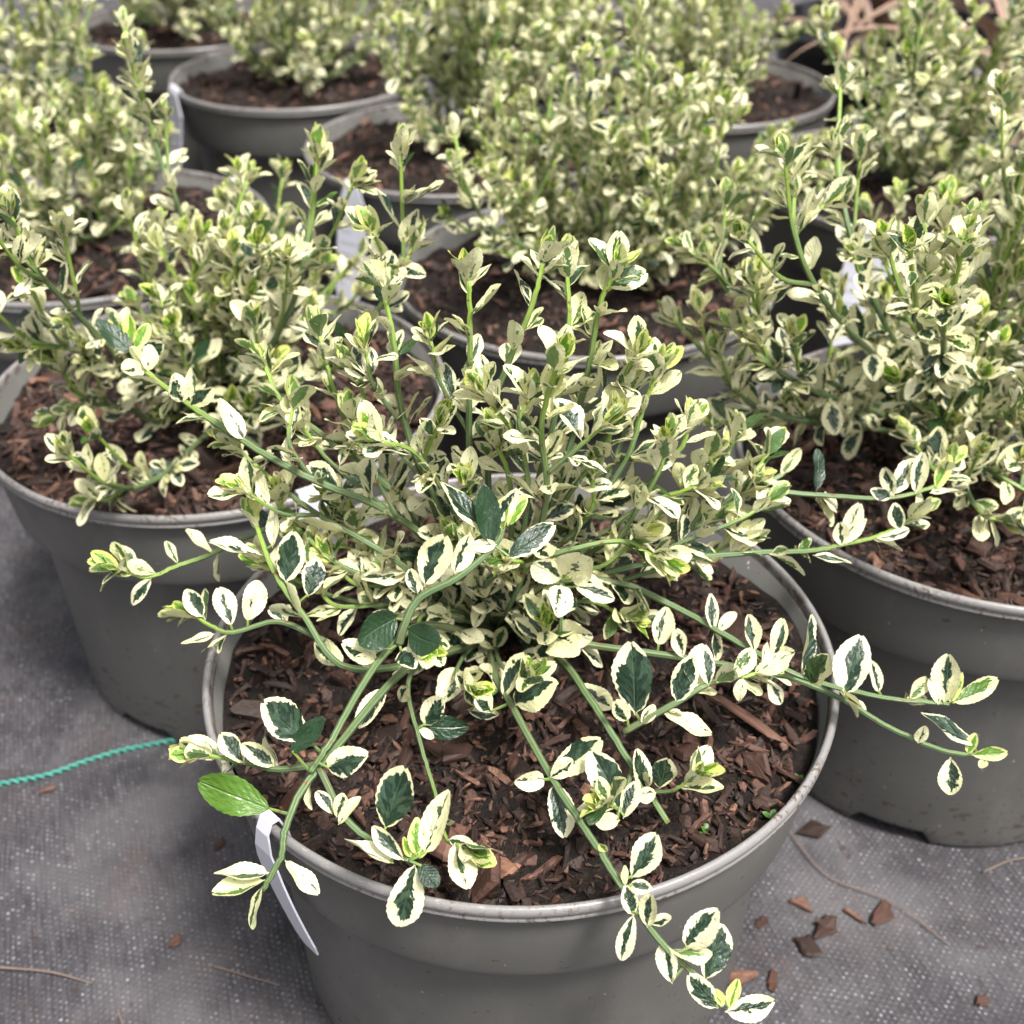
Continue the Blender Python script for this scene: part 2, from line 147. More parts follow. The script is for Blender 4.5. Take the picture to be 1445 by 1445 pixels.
FRONT_LEAVES = [  # branch, leaf base, point on branch, axis, normal, length, width, green share, youth
    (0, -0.0731, 0.2369, 0.1945, -0.0678, 0.2367, 0.1925, -0.9314, 0.2113, 0.2964, 0.0384, -0.7528, 0.6572, 0.0242, 0.0137, 1.15, 0.45),
    (0, -0.0632, 0.2551, 0.2051, -0.058, 0.2526, 0.1998, -0.7848, 0.262, 0.5617, 0.3791, -0.514, 0.7694, 0.0191, 0.0127, 0.8, 0),
    (0, -0.0686, 0.2505, 0.2044, -0.0619, 0.2473, 0.1982, 0.7153, 0.4056, 0.569, -0.1512, -0.7052, 0.6927, 0.0157, 0.007, 1.1, 0),
    (3, -0.0862, 0.2596, 0.1898, -0.0863, 0.2605, 0.1893, -0.6177, 0.4564, 0.6404, 0.4409, -0.4732, 0.7626, 0.0126, 0.0073, 0.55, 0),
    (3, -0.0756, 0.2556, 0.193, -0.0763, 0.2558, 0.1916, -0.8254, 0.3277, 0.4597, 0.1541, -0.6526, 0.7419, 0.0125, 0.0067, 0.5, 0),
    (0, -0.0738, 0.2245, 0.1807, -0.0731, 0.225, 0.1797, -1, -0.0046, -0.0065, -0.0063, -0.0441, 0.999, 0.0166, 0.0078, 0.35, 0.1),
    (0, -0.0751, 0.2235, 0.1787, -0.0744, 0.2241, 0.1778, -0.9329, -0.209, -0.2932, -0.2893, -0.0494, 0.956, 0.0157, 0.0074, 0.4, 0.35),
    (0, -0.076, 0.2226, 0.1768, -0.0756, 0.2232, 0.1759, -0.3368, -0.5465, -0.7667, -0.7454, -0.3427, 0.5717, 0.0136, 0.0064, 0.3, 0.2),
    (0, -0.069, 0.2264, 0.1843, -0.0705, 0.2275, 0.184, 0.6016, -0.4636, -0.6505, 0.7199, -0.0383, 0.6931, 0.0143, 0.0067, 0.1, 0),
    (1, -0.0573, 0.2467, 0.2017, -0.0602, 0.2485, 0.2025, 0.8304, -0.1595, 0.5339, -0.4411, -0.7736, 0.4549, 0.0159, 0.01, 0.6, 0),
    (2, -0.0538, 0.2354, 0.1924, -0.0522, 0.2368, 0.1926, 0.2965, 0.2574, 0.9197, 0.1456, -0.9639, 0.2228, 0.0084, 0.0051, 0.4, 0),
    (2, -0.0532, 0.2338, 0.191, -0.0513, 0.2358, 0.192, 0.5936, 0.4671, 0.6553, -0.4473, -0.4855, 0.7512, 0.0107, 0.005, 0.2, 0.1),
    (2, -0.0551, 0.2364, 0.1928, -0.0531, 0.2379, 0.1933, -0.5613, 0.4804, 0.6739, 0.2278, -0.6932, 0.6838, 0.0085, 0.0047, 0.4, 0),
    (2, -0.0386, 0.23, 0.1933, -0.041, 0.2282, 0.189, 0.3102, 0.3351, 0.8896, -0.1924, -0.8943, 0.404, 0.0215, 0.0135, 0.88, 0),
    (2, -0.0356, 0.2214, 0.1886, -0.0349, 0.2236, 0.19, -0.8979, 0.2554, 0.3584, 0.3975, 0.1214, 0.9095, 0.0163, 0.0077, 0.2, 0),
    (2, -0.0324, 0.2204, 0.1912, -0.0318, 0.2213, 0.1908, -0.6816, 0.4247, 0.5959, 0.0338, -0.7952, 0.6054, 0.0135, 0.0062, 0.55, 0),
    (2, -0.0262, 0.2209, 0.1932, -0.0308, 0.2205, 0.191, 0.346, 0.5446, 0.764, -0.2974, -0.7087, 0.6398, 0.0199, 0.0099, 0.3, 0),
    (2, -0.0287, 0.2207, 0.193, -0.0308, 0.2205, 0.191, 0.0298, 0.5802, 0.814, 0.2393, -0.7948, 0.5577, 0.011, 0.0058, 0.55, 0.7),
    (2, -0.0291, 0.2194, 0.1912, -0.0308, 0.2205, 0.191, -0.2519, -0.5617, -0.7881, 0.0464, -0.8204, 0.5699, 0.0199, 0.0118, 0.5, 0),
    (2, -0.0278, 0.2194, 0.1912, -0.0308, 0.2205, 0.191, 0.6015, -0.7896, -0.1209, -0.0157, -0.163, 0.9865, 0.0089, 0.0066, 1, 0),
    (2, -0.0303, 0.2204, 0.1925, -0.0308, 0.2205, 0.191, -0.3787, 0.5372, 0.7537, 0.4082, -0.6338, 0.6569, 0.0067, 0.0033, 0.5, 0.9),
    (2, -0.0278, 0.2202, 0.1922, -0.0308, 0.2205, 0.191, 0.3516, 0.5434, 0.7623, -0.1729, -0.7626, 0.6233, 0.0058, 0.0029, 0.5, 0.9),
    (11, -0.0305, 0.2835, 0.1819, -0.0332, 0.2835, 0.1801, 0.4717, 0.2338, 0.8502, -0.2245, -0.9006, 0.3722, 0.0137, 0.0087, 0.6, 0),
    (11, -0.0394, 0.2932, 0.1837, -0.0363, 0.2941, 0.1833, 0.377, -0.1769, 0.9091, -0.4591, -0.8882, 0.0176, 0.0092, 0.0059, 0.3, 0),
    (11, -0.0176, 0.2348, 0.1797, -0.0177, 0.2357, 0.1792, 0.9553, -0.1716, -0.2407, 0.2261, -0.1004, 0.9689, 0.0101, 0.0047, 0.2, 0.1),
    (45, -0.0148, 0.2953, 0.1873, -0.0149, 0.297, 0.188, -0.4969, -0.0113, 0.8677, 0.4782, -0.838, 0.2629, 0.0104, 0.0069, 0.3, 0),
    (4, -0.0073, 0.2873, 0.1841, -0.0011, 0.2899, 0.186, -0.5436, -0.1343, 0.8285, 0.5541, -0.7988, 0.2341, 0.0096, 0.0063, 0.5, 0),
    (4, 0.0004, 0.287, 0.1879, -0.0001, 0.2871, 0.1862, 0.7235, -0.1447, 0.675, -0.4798, -0.8084, 0.341, 0.0188, 0.0125, 0.7, 0),
    (4, -0.0038, 0.2931, 0.1852, -0.0028, 0.2945, 0.1856, 0.5481, 0.4855, 0.6811, -0.4464, -0.5189, 0.729, 0.0177, 0.0083, 0.5, 0),
    (4, 0.01, 0.2551, 0.1867, 0.0123, 0.2558, 0.1859, -0.8426, -0.4036, 0.3567, 0.5385, -0.6446, 0.5428, 0.0113, 0.0077, 0.2, 0),
    (4, 0.0119, 0.2575, 0.186, 0.011, 0.2587, 0.186, 0.8346, 0.3197, 0.4486, -0.1901, -0.5971, 0.7793, 0.02, 0.0105, 0.55, 0),
    (4, 0.0114, 0.2554, 0.1871, 0.0123, 0.2558, 0.1859, 0.6225, -0.0479, 0.7812, -0.595, -0.6775, 0.4325, 0.0104, 0.0068, 0.3, 0),
    (7, 0.0331, 0.2449, 0.1828, 0.0328, 0.2463, 0.1829, -0.4289, 0.5243, 0.7356, -0.083, -0.8337, 0.5459, 0.0211, 0.0116, 0.75, 0),
    (7, 0.034, 0.2436, 0.181, 0.0328, 0.2463, 0.1829, 0.3456, 0.5446, 0.7641, -0.3865, -0.6594, 0.6448, 0.0126, 0.0067, 0.5, 0),
    (7, 0.0331, 0.2434, 0.1806, 0.0328, 0.2463, 0.1829, -0.913, -0.266, 0.3092, 0.3984, -0.7437, 0.5368, 0.0095, 0.0062, 0.1, 0.1),
    (5, 0.0437, 0.2592, 0.1764, 0.0437, 0.2597, 0.1753, -0.3237, 0.5492, 0.7705, 0.2742, -0.7249, 0.6319, 0.0146, 0.0079, 0.65, 0),
    (8, 0.0467, 0.256, 0.1807, 0.0466, 0.256, 0.179, 0.1551, 0.0254, 0.9876, -0.0085, -0.9996, 0.0271, 0.0137, 0.0087, 0.8, 0),
    (8, 0.0459, 0.2558, 0.179, 0.0459, 0.2566, 0.1784, -0.8254, -0.4987, 0.2645, 0.5465, -0.5883, 0.5961, 0.0089, 0.0059, 0.2, 0),
    (4, 0.0275, 0.2271, 0.1857, 0.0259, 0.2275, 0.1846, -0.4692, 0.0914, 0.8783, 0.0318, -0.9922, 0.1203, 0.0049, 0.003, 0.4, 0.6),
    (4, 0.0341, 0.2183, 0.1849, 0.0308, 0.2182, 0.1831, 0.4587, 0.3885, 0.7992, -0.4437, -0.6791, 0.5848, 0.0155, 0.01, 0.5, 0),
    (4, 0.0336, 0.2168, 0.1843, 0.0317, 0.2169, 0.1826, 0.9716, -0.222, -0.0819, -0.1015, -0.7039, 0.703, 0.0067, 0.0046, 0.5, 0),
    (4, 0.0324, 0.2166, 0.1839, 0.0317, 0.2169, 0.1826, -0.0744, 0.5788, 0.8121, 0.4662, -0.6996, 0.5414, 0.0062, 0.0029, 0.2, 0.2),
    (4, 0.0342, 0.2099, 0.1791, 0.0364, 0.2107, 0.1786, -0.1949, 0.5693, 0.7987, 0.1606, -0.7848, 0.5986, 0.0088, 0.0054, 0.6, 0),
    (4, 0.0383, 0.2075, 0.1765, 0.0385, 0.2087, 0.1765, 0.1653, 0.4672, 0.8686, -0.5, -0.7194, 0.4821, 0.011, 0.007, 0.4, 0),
    (4, 0.0346, 0.2101, 0.1794, 0.0364, 0.2107, 0.1786, -0.2745, -0.5581, -0.783, -0.2321, -0.7518, 0.6172, 0.0146, 0.0062, 0.45, 0),
    (4, 0.0392, 0.2082, 0.1775, 0.0385, 0.2087, 0.1765, 0.8688, -0.0583, 0.4918, -0.4874, -0.2763, 0.8283, 0.0068, 0.0045, 0.4, 0),
    (4, 0.0456, 0.1985, 0.1622, 0.0494, 0.2022, 0.1658, -0.2104, 0.5674, 0.7961, -0.0339, -0.8181, 0.5741, 0.0122, 0.007, 0.35, 0),
    (4, 0.0496, 0.2041, 0.1713, 0.0467, 0.2032, 0.1684, 0.5619, 0.2446, 0.7902, -0.3514, -0.7942, 0.4957, 0.0155, 0.0099, 0.45, 0),
    (4, 0.0553, 0.1998, 0.1618, 0.0546, 0.2005, 0.161, 0.3383, 0.5462, 0.7663, 0.0568, -0.8247, 0.5627, 0.0168, 0.0104, 0.85, 0),
    (4, 0.0592, 0.1952, 0.1548, 0.061, 0.197, 0.1556, -0.6345, 0.4486, 0.6294, -0.0256, -0.8261, 0.563, 0.0139, 0.0075, 0.65, 0),
    (4, 0.0612, 0.1946, 0.1542, 0.0623, 0.1961, 0.1546, 0.9899, 0.0823, 0.1154, -0.0295, -0.6771, 0.7353, 0.0155, 0.0091, 0.4, 0),
    (4, 0.0625, 0.1951, 0.1549, 0.0631, 0.1957, 0.154, 0.2555, 0.5612, 0.7873, -0.017, -0.8116, 0.584, 0.0095, 0.0046, 0.3, 0.8),
    (4, 0.0608, 0.1955, 0.1554, 0.0617, 0.1965, 0.1551, -0.3787, 0.5372, 0.7537, 0.2667, -0.7164, 0.6447, 0.0056, 0.0033, 0.3, 0.8),
    (6, 0.0406, 0.2795, 0.1902, 0.0427, 0.2788, 0.1875, 0.0109, 0.5804, 0.8143, -0.4382, -0.7292, 0.5256, 0.0251, 0.0147, 0.8, 0),
    (6, 0.0384, 0.2789, 0.1881, 0.0387, 0.278, 0.1851, -0.4892, 0.1325, 0.8621, 0.2031, -0.9439, 0.2603, 0.0105, 0.0066, 0.4, 0),
    (6, 0.0426, 0.2777, 0.1877, 0.0427, 0.2788, 0.1875, 0.5888, 0.4691, 0.6582, 0.1165, -0.8551, 0.5053, 0.0079, 0.0047, 0.3, 0),
    (6, 0.054, 0.2804, 0.195, 0.0538, 0.2811, 0.1941, 0.3544, 0.5428, 0.7615, -0.2369, -0.7356, 0.6346, 0.0169, 0.0094, 0.7, 0),
    (6, 0.0647, 0.2831, 0.1999, 0.0646, 0.2841, 0.1996, -0.1544, 0.5735, 0.8046, 0.0782, -0.8047, 0.5886, 0.0128, 0.007, 0.4, 0),
    (6, 0.0728, 0.2848, 0.2016, 0.0738, 0.2857, 0.2012, 0.5748, 0.475, 0.6664, -0.1613, -0.7326, 0.6613, 0.0121, 0.0071, 0.5, 0.2),
    (6, 0.0763, 0.285, 0.2015, 0.0773, 0.2862, 0.2015, -0.2823, -0.8099, -0.5142, -0.2931, -0.4376, 0.8501, 0.0075, 0.0052, 0.1, 0),
    (9, 0.1144, 0.2927, 0.1858, 0.1138, 0.2947, 0.1869, 0.2671, 0.5593, 0.7847, -0.2986, -0.7262, 0.6192, 0.0214, 0.0137, 0.5, 0),
    (9, 0.1272, 0.2955, 0.1839, 0.1285, 0.2954, 0.182, -0.2987, 0.5539, 0.7771, 0.226, -0.7501, 0.6215, 0.0119, 0.0056, 0.3, 0),
    (9, 0.102, 0.2931, 0.1907, 0.1022, 0.2948, 0.1912, 0.1868, -0.1686, 0.9678, -0.7825, -0.6212, 0.0428, 0.0154, 0.0107, 0.8, 0.1),
    (9, 0.1499, 0.2933, 0.1809, 0.1496, 0.294, 0.1802, 0.1336, 0.5752, 0.807, -0.6057, -0.5971, 0.5259, 0.0174, 0.0109, 0.35, 0),
    (9, 0.1528, 0.2933, 0.1809, 0.1519, 0.2938, 0.18, 0.9021, 0.2505, 0.3515, -0.2342, -0.3999, 0.8861, 0.0174, 0.0074, 0.6, 0.4),
    (9, 0.1518, 0.2933, 0.1809, 0.1519, 0.2938, 0.18, 0.3713, 0.5389, 0.7561, -0.4935, -0.5752, 0.6523, 0.0117, 0.0049, 0.4, 0.8),
    (9, 0.1479, 0.293, 0.1804, 0.1473, 0.2942, 0.1803, -0.2087, 0.5676, 0.7964, 0.0161, -0.8122, 0.5831, 0.0098, 0.0054, 0.2, 0.1),
    (10, 0.1614, 0.2857, 0.1679, 0.162, 0.2845, 0.1645, -0.9062, 0.2454, 0.3443, 0.3123, -0.1603, 0.9364, 0.023, 0.0108, 0.7, 0),
    (10, 0.1522, 0.2829, 0.1651, 0.1528, 0.2845, 0.1656, -0.0765, -0.6769, -0.7321, -0.431, -0.6397, 0.6365, 0.0131, 0.0089, 0.5, 0),
    (10, 0.1598, 0.2836, 0.1652, 0.1605, 0.2844, 0.1646, 0.9959, 0.0528, 0.0741, -0.0017, -0.8034, 0.5954, 0.0119, 0.0054, 0.6, 0.6),
    (10, 0.1583, 0.2838, 0.1657, 0.159, 0.2843, 0.1648, 0.375, 0.5381, 0.7549, -0.3314, -0.6827, 0.6512, 0.0078, 0.0045, 0.5, 0.7),
    (10, 0.165, 0.2833, 0.164, 0.1649, 0.2847, 0.1642, -0.6258, -0.7188, -0.3028, -0.1524, -0.2681, 0.9513, 0.0053, 0.0035, 0.2, 0.4),
    (10, 0.141, 0.286, 0.1687, 0.1415, 0.2872, 0.1686, 0.1487, 0.1979, 0.9689, -0.2506, -0.9402, 0.2306, 0.0084, 0.0054, 0.2, 0.1),
    (10, 0.052, 0.3142, 0.1896, 0.0516, 0.3134, 0.1867, 0.239, 0.5636, 0.7907, 0.147, -0.8259, 0.5443, 0.0144, 0.0086, 0.4, 0),
    (10, 0.0606, 0.3112, 0.1867, 0.0607, 0.312, 0.186, -0.2823, 0.5568, 0.7812, 0.1775, -0.7699, 0.6129, 0.0111, 0.0066, 0.3, 0),
    (9, 0.0709, 0.3137, 0.1977, 0.0702, 0.3152, 0.1979, -0.0471, 0.5798, 0.8134, 0.063, -0.811, 0.5817, 0.0128, 0.0055, 0.5, 0),
    (9, 0.0727, 0.3125, 0.1981, 0.0725, 0.3133, 0.1976, 0.6584, 0.4369, 0.6129, -0.3484, -0.5449, 0.7627, 0.009, 0.005, 0.2, 0),
    (9, 0.0841, 0.304, 0.1959, 0.0835, 0.305, 0.1956, -0.1204, 0.5762, 0.8084, 0.305, -0.7535, 0.5825, 0.0132, 0.0062, 0.5, 0),
    (9, 0.0894, 0.3006, 0.1958, 0.0887, 0.301, 0.1947, 0.2626, 0.56, 0.7857, -0.3204, -0.7175, 0.6185, 0.0145, 0.0064, 0.5, 0),
    (9, 0.099, 0.295, 0.1935, 0.0997, 0.2952, 0.192, 0.0385, 0.58, 0.8137, 0.7597, -0.546, 0.3532, 0.0209, 0.0098, 0.6, 0),
    (10, 0.0897, 0.3021, 0.1843, 0.092, 0.304, 0.1853, 0.503, -0.5016, -0.7038, 0.1809, -0.7352, 0.6533, 0.0101, 0.0065, 0.3, 0),
    (20, 0.017, 0.3135, 0.2214, 0.0166, 0.3137, 0.22, -0.6912, -0.2833, 0.6649, 0.5746, -0.7734, 0.2678, 0.015, 0.0102, 0.35, 0),
    (20, 0.018, 0.3139, 0.222, 0.0166, 0.3137, 0.22, 0.3018, -0.2492, 0.9202, -0.2304, -0.9557, -0.1832, 0.018, 0.0126, 0.25, 0),
    (20, 0.0199, 0.3132, 0.221, 0.0166, 0.3137, 0.22, 0.5545, -0.2399, 0.7968, -0.7164, -0.6247, 0.3105, 0.0152, 0.0107, 0.2, 0),
    (20, 0.0166, 0.3123, 0.2198, 0.0166, 0.3137, 0.22, -0.1229, -0.9901, -0.0676, 0.2837, -0.1003, 0.9536, 0.0146, 0.0107, 0.3, 0),
    (20, 0.021, 0.3131, 0.2186, 0.0166, 0.3136, 0.2175, 0.9479, -0.1849, -0.2593, 0.0437, -0.7312, 0.6808, 0.0149, 0.0068, 0.35, 0),
    (20, 0.0165, 0.3135, 0.2214, 0.0166, 0.3137, 0.22, -0.2653, 0.5596, 0.7851, -0.1949, -0.8286, 0.5248, 0.0075, 0.0044, 0.5, 0.8),
    (20, 0.018, 0.3135, 0.2214, 0.0166, 0.3137, 0.22, 0.6584, 0.4369, 0.6129, 0.1015, -0.8584, 0.5028, 0.0058, 0.0029, 0.3, 0.7),
    (21, 0.011, 0.3187, 0.1875, 0.0122, 0.3193, 0.1866, -0.1599, 0.573, 0.8038, -0.1096, -0.8196, 0.5624, 0.0203, 0.0108, 0.75, 0),
    (21, 0.0094, 0.3168, 0.1913, 0.0125, 0.3171, 0.19, -0.7551, 0.3806, 0.5339, 0.1072, -0.7317, 0.6731, 0.0115, 0.0051, 0.5, 0),
    (21, 0.0115, 0.3175, 0.1893, 0.0124, 0.3181, 0.1884, -0.0545, -0.9981, -0.03, 0.0229, -0.0313, 0.9992, 0.013, 0.0097, 0.55, 0),
    (21, 0.0138, 0.3146, 0.1946, 0.0126, 0.3152, 0.1937, 0.4006, -0.8677, 0.2943, -0.6941, -0.0778, 0.7157, 0.0182, 0.0136, 0.2, 0),
    (21, 0.0153, 0.3139, 0.1963, 0.0125, 0.3146, 0.1956, 0.6463, -0.6147, 0.4521, -0.7512, -0.6166, 0.2355, 0.0166, 0.0121, 0.2, 0),
    (21, 0.0119, 0.3151, 0.1935, 0.0126, 0.3157, 0.1926, -0.0703, 0.579, 0.8123, 0.285, -0.7687, 0.5726, 0.0081, 0.004, 0.4, 0.8),
    (18, -0.0018, 0.3033, 0.2383, -0.0059, 0.3066, 0.2413, 0.7806, 0.3628, 0.509, -0.1845, -0.6443, 0.7422, 0.0194, 0.0083, 0.85, 0),
    (18, -0.0074, 0.3058, 0.2421, -0.0068, 0.3059, 0.2405, -0.1261, 0.5758, 0.8078, 0.2581, -0.7672, 0.5871, 0.0196, 0.0097, 1.15, 0),
    (18, -0.0093, 0.3086, 0.2458, -0.0045, 0.3077, 0.2427, -0.7127, 0.4071, 0.5712, 0.4372, -0.379, 0.8156, 0.0209, 0.0098, 0.75, 0),
    (18, -0.0047, 0.3097, 0.2479, -0.0028, 0.3101, 0.2468, 0.5233, 0.4946, 0.6939, -0.087, -0.7791, 0.6209, 0.0131, 0.0055, 0.45, 0),
    (18, -0.0033, 0.3085, 0.2459, -0.0032, 0.3092, 0.2451, 0.1162, 0.5765, 0.8088, -0.4664, -0.6873, 0.5569, 0.0112, 0.0053, 0.6, 0.9),
    (18, -0.0015, 0.3092, 0.2472, -0.0028, 0.3101, 0.2468, 0.5019, 0.502, 0.7043, -0.2407, -0.7011, 0.6712, 0.0118, 0.006, 0.45, 0.75),
    (18, -0.0051, 0.306, 0.242, -0.0051, 0.3072, 0.242, -1, -0.0046, -0.0065, 0.0004, -0.8445, 0.5355, 0.0083, 0.0051, 0.12, 0),
    (18, -0.0287, 0.2992, 0.23, -0.0284, 0.2987, 0.2276, 0.3683, 0.5396, 0.7571, 0.0496, -0.8246, 0.5636, 0.0185, 0.0121, 0.42, 0),
    (18, -0.0189, 0.2999, 0.2349, -0.018, 0.2999, 0.2332, 0.3289, 0.5481, 0.769, 0.3259, -0.8302, 0.4524, 0.0137, 0.0083, 0.35, 0),
    (18, -0.0311, 0.2983, 0.2278, -0.0307, 0.2982, 0.226, -0.2753, 0.558, 0.7829, 0.0061, -0.8133, 0.5818, 0.0087, 0.0056, 0.5, 0),
    (18, -0.0376, 0.2946, 0.2211, -0.0352, 0.2947, 0.2195, -0.7321, -0.6808, 0.0235, 0.6186, -0.6499, 0.4415, 0.0184, 0.0135, 1.2, 0),
    (18, -0.0348, 0.2928, 0.2178, -0.0362, 0.2936, 0.2173, 0.6354, -0.7393, 0.2229, -0.7027, -0.4339, 0.5639, 0.0167, 0.0117, 1.2, 0),
    (18, -0.0401, 0.2902, 0.2113, -0.0378, 0.2919, 0.212, -0.8461, -0.3094, -0.4341, 0.1214, -0.9048, 0.4082, 0.0116, 0.0061, 0.5, 0),
    (18, -0.0373, 0.2898, 0.2108, -0.0378, 0.2919, 0.212, 0.4517, -0.885, 0.1126, -0.3861, -0.0802, 0.919, 0.0111, 0.008, 0.6, 0),
    (4, -0.0161, 0.2932, 0.1798, -0.0042, 0.2983, 0.1852, 0.9779, -0.1214, -0.1703, -0.0155, -0.8542, 0.5197, 0.0114, 0.0054, 0.6, 0),
    (12, -0.0783, 0.3164, 0.2181, -0.0801, 0.317, 0.2172, 0.1522, 0.5737, 0.8048, 0.1868, -0.8163, 0.5465, 0.0184, 0.0108, 0.65, 0),
    (12, -0.0706, 0.3123, 0.2152, -0.0748, 0.3115, 0.2124, 0.2433, 0.563, 0.7899, 0.1101, -0.8251, 0.5542, 0.0136, 0.0088, 0.75, 0),
    (12, -0.0838, 0.3273, 0.2252, -0.0867, 0.3277, 0.224, 0.0526, 0.5796, 0.8132, -0.4689, -0.7047, 0.5326, 0.0164, 0.0077, 0.12, 0),
    (12, -0.0871, 0.3251, 0.2237, -0.0858, 0.3259, 0.223, -0.9925, 0.0712, 0.0998, 0.1144, 0.244, 0.963, 0.019, 0.0089, 0.3, 0),
    (12, -0.0903, 0.3357, 0.2291, -0.0909, 0.3369, 0.229, -0.2764, 0.5578, 0.7826, 0.3909, -0.6786, 0.6218, 0.0112, 0.0055, 0.4, 0.8),
    (12, -0.092, 0.3375, 0.23, -0.0917, 0.3387, 0.23, 0.3289, 0.5481, 0.769, -0.1237, -0.7823, 0.6105, 0.0075, 0.0045, 0.3, 0.9),
    (13, -0.1087, 0.3142, 0.2049, -0.1096, 0.3145, 0.2035, -0.5213, 0.4953, 0.6949, 0.2648, -0.6803, 0.6835, 0.0116, 0.0075, 0.55, 0),
    (13, -0.0979, 0.3097, 0.2043, -0.0976, 0.3094, 0.2021, -0.3136, 0.5511, 0.7733, 0.1796, -0.7652, 0.6182, 0.0145, 0.0089, 0.3, 0),
    (13, -0.0926, 0.311, 0.2052, -0.0926, 0.3105, 0.2027, 0.3297, 0.361, 0.8724, 0.4146, -0.8855, 0.2098, 0.0153, 0.0099, 0.2, 0),
    (13, -0.104, 0.309, 0.2017, -0.1033, 0.3106, 0.2023, -0.9299, -0.2135, -0.2995, -0.2549, -0.2129, 0.9432, 0.0117, 0.0055, 0.3, 0),
    (14, -0.1354, 0.3349, 0.2079, -0.1358, 0.3353, 0.2068, -0.6502, 0.441, 0.6187, 0.5502, -0.2884, 0.7837, 0.0128, 0.006, 0.3, 0.1),
    (14, -0.1316, 0.3348, 0.2061, -0.1322, 0.336, 0.206, -0.638, -0.4469, -0.627, -0.0086, -0.8101, 0.5862, 0.0128, 0.0062, 0.55, 0),
    (14, -0.1368, 0.335, 0.2091, -0.1374, 0.3352, 0.2076, -0.999, 0.0259, 0.0363, -0.011, -0.9324, 0.3612, 0.0098, 0.0046, 0.4, 0.5),
    (14, -0.1225, 0.3395, 0.209, -0.122, 0.34, 0.208, -0.5613, 0.4804, 0.6739, 0.623, -0.2908, 0.7261, 0.0094, 0.0044, 0.3, 0.2),
    (14, -0.1099, 0.3429, 0.2108, -0.1105, 0.3438, 0.2104, -0.8183, 0.3336, 0.468, 0.5193, 0.0802, 0.8508, 0.0134, 0.0063, 0.2, 0),
    (33, 0.1425, 0.359, 0.2227, 0.1435, 0.3598, 0.2221, -0.3237, 0.5492, 0.7705, -0.4689, -0.8004, 0.3735, 0.0117, 0.0069, 0.4, 0),
    (33, 0.1505, 0.3597, 0.2235, 0.15, 0.3606, 0.223, 0.1948, 0.5693, 0.7987, -0.3421, -0.7237, 0.5993, 0.0157, 0.0069, 0.35, 0),
    (33, 0.1557, 0.3597, 0.2239, 0.1554, 0.3614, 0.2245, 0.9997, 0.0153, 0.0215, -0.022, 0.0309, 0.9993, 0.0143, 0.0067, 0.2, 0),
    (33, 0.1583, 0.3604, 0.2251, 0.1582, 0.362, 0.2256, 0.3773, 0.5375, 0.7541, -0.1619, -0.7635, 0.6252, 0.0137, 0.0063, 0.5, 0.8),
    (33, 0.1414, 0.3588, 0.2228, 0.1412, 0.3595, 0.222, -0.9374, 0.0422, 0.3457, 0.0817, -0.9384, 0.3359, 0.0084, 0.0053, 0.7, 0),
    (35, 0.1242, 0.3487, 0.2084, 0.1245, 0.3497, 0.208, 0.3472, 0.5443, 0.7637, -0.3372, -0.6874, 0.6433, 0.0164, 0.0079, 0.3, 0),
    (35, 0.123, 0.3481, 0.2082, 0.123, 0.3492, 0.208, -0.2513, 0.2535, 0.9341, 0.1021, -0.9528, 0.286, 0.0105, 0.0069, 0.4, 0),
    (35, 0.1361, 0.3509, 0.2095, 0.1369, 0.3522, 0.2096, 0.9838, 0.104, 0.1459, -0.124, -0.1924, 0.9735, 0.0124, 0.0058, 0.3, 0),
    (35, 0.1105, 0.3418, 0.2089, 0.1106, 0.3436, 0.2097, 0.9794, -0.1171, -0.1643, 0.1547, -0.0871, 0.9841, 0.0149, 0.007, 0.5, 0),
    (35, 0.1501, 0.3546, 0.2162, 0.1504, 0.3557, 0.216, 0.2843, -0.1561, 0.946, -0.3095, -0.9488, -0.0635, 0.007, 0.0053, 0.5, 0.5),
    (35, 0.145, 0.3527, 0.2125, 0.1445, 0.3541, 0.2128, -0.3259, 0.2091, 0.922, -0.2435, -0.9609, 0.1318, 0.0106, 0.0069, 0.6, 0),
    (33, 0.1121, 0.3557, 0.2272, 0.1118, 0.3561, 0.226, 0.1201, 0.5762, 0.8084, 0.6096, -0.6855, 0.3981, 0.0163, 0.0077, 1, 0),
    (15, -0.1402, 0.3889, 0.2701, -0.14, 0.3898, 0.2695, -0.7578, 0.3787, 0.5314, 0.2443, -0.5904, 0.7692, 0.0167, 0.0089, 1.1, 0),
    (15, -0.1418, 0.3918, 0.2715, -0.1418, 0.3925, 0.2708, -0.5407, 0.4883, 0.685, 0.062, -0.789, 0.6113, 0.0118, 0.0063, 0.6, 0.75),
    (15, -0.1412, 0.3918, 0.2715, -0.1418, 0.3925, 0.2708, -0.0079, 0.5804, 0.8143, 0.0201, -0.8141, 0.5804, 0.0111, 0.0053, 0.6, 0.9),
    (15, -0.1391, 0.3892, 0.2705, -0.14, 0.3898, 0.2695, 0.4587, 0.5158, 0.7236, 0.3083, -0.8561, 0.4147, 0.0113, 0.0058, 0.6, 0.8),
    (15, -0.1376, 0.3863, 0.2691, -0.1382, 0.3869, 0.2683, 0.8693, 0.0727, 0.4889, -0.0135, -0.9853, 0.1704, 0.0123, 0.0078, 0.8, 0),
    (15, -0.1341, 0.3815, 0.267, -0.1347, 0.3824, 0.2665, -0.5921, -0.7507, 0.2932, 0.7357, -0.3549, 0.5769, 0.011, 0.0088, 0.2, 0),
    (15, -0.1327, 0.38, 0.2667, -0.1333, 0.3807, 0.266, 0.1657, 0.3739, 0.9126, 0.5605, -0.7971, 0.2248, 0.0099, 0.0067, 0.12, 0),
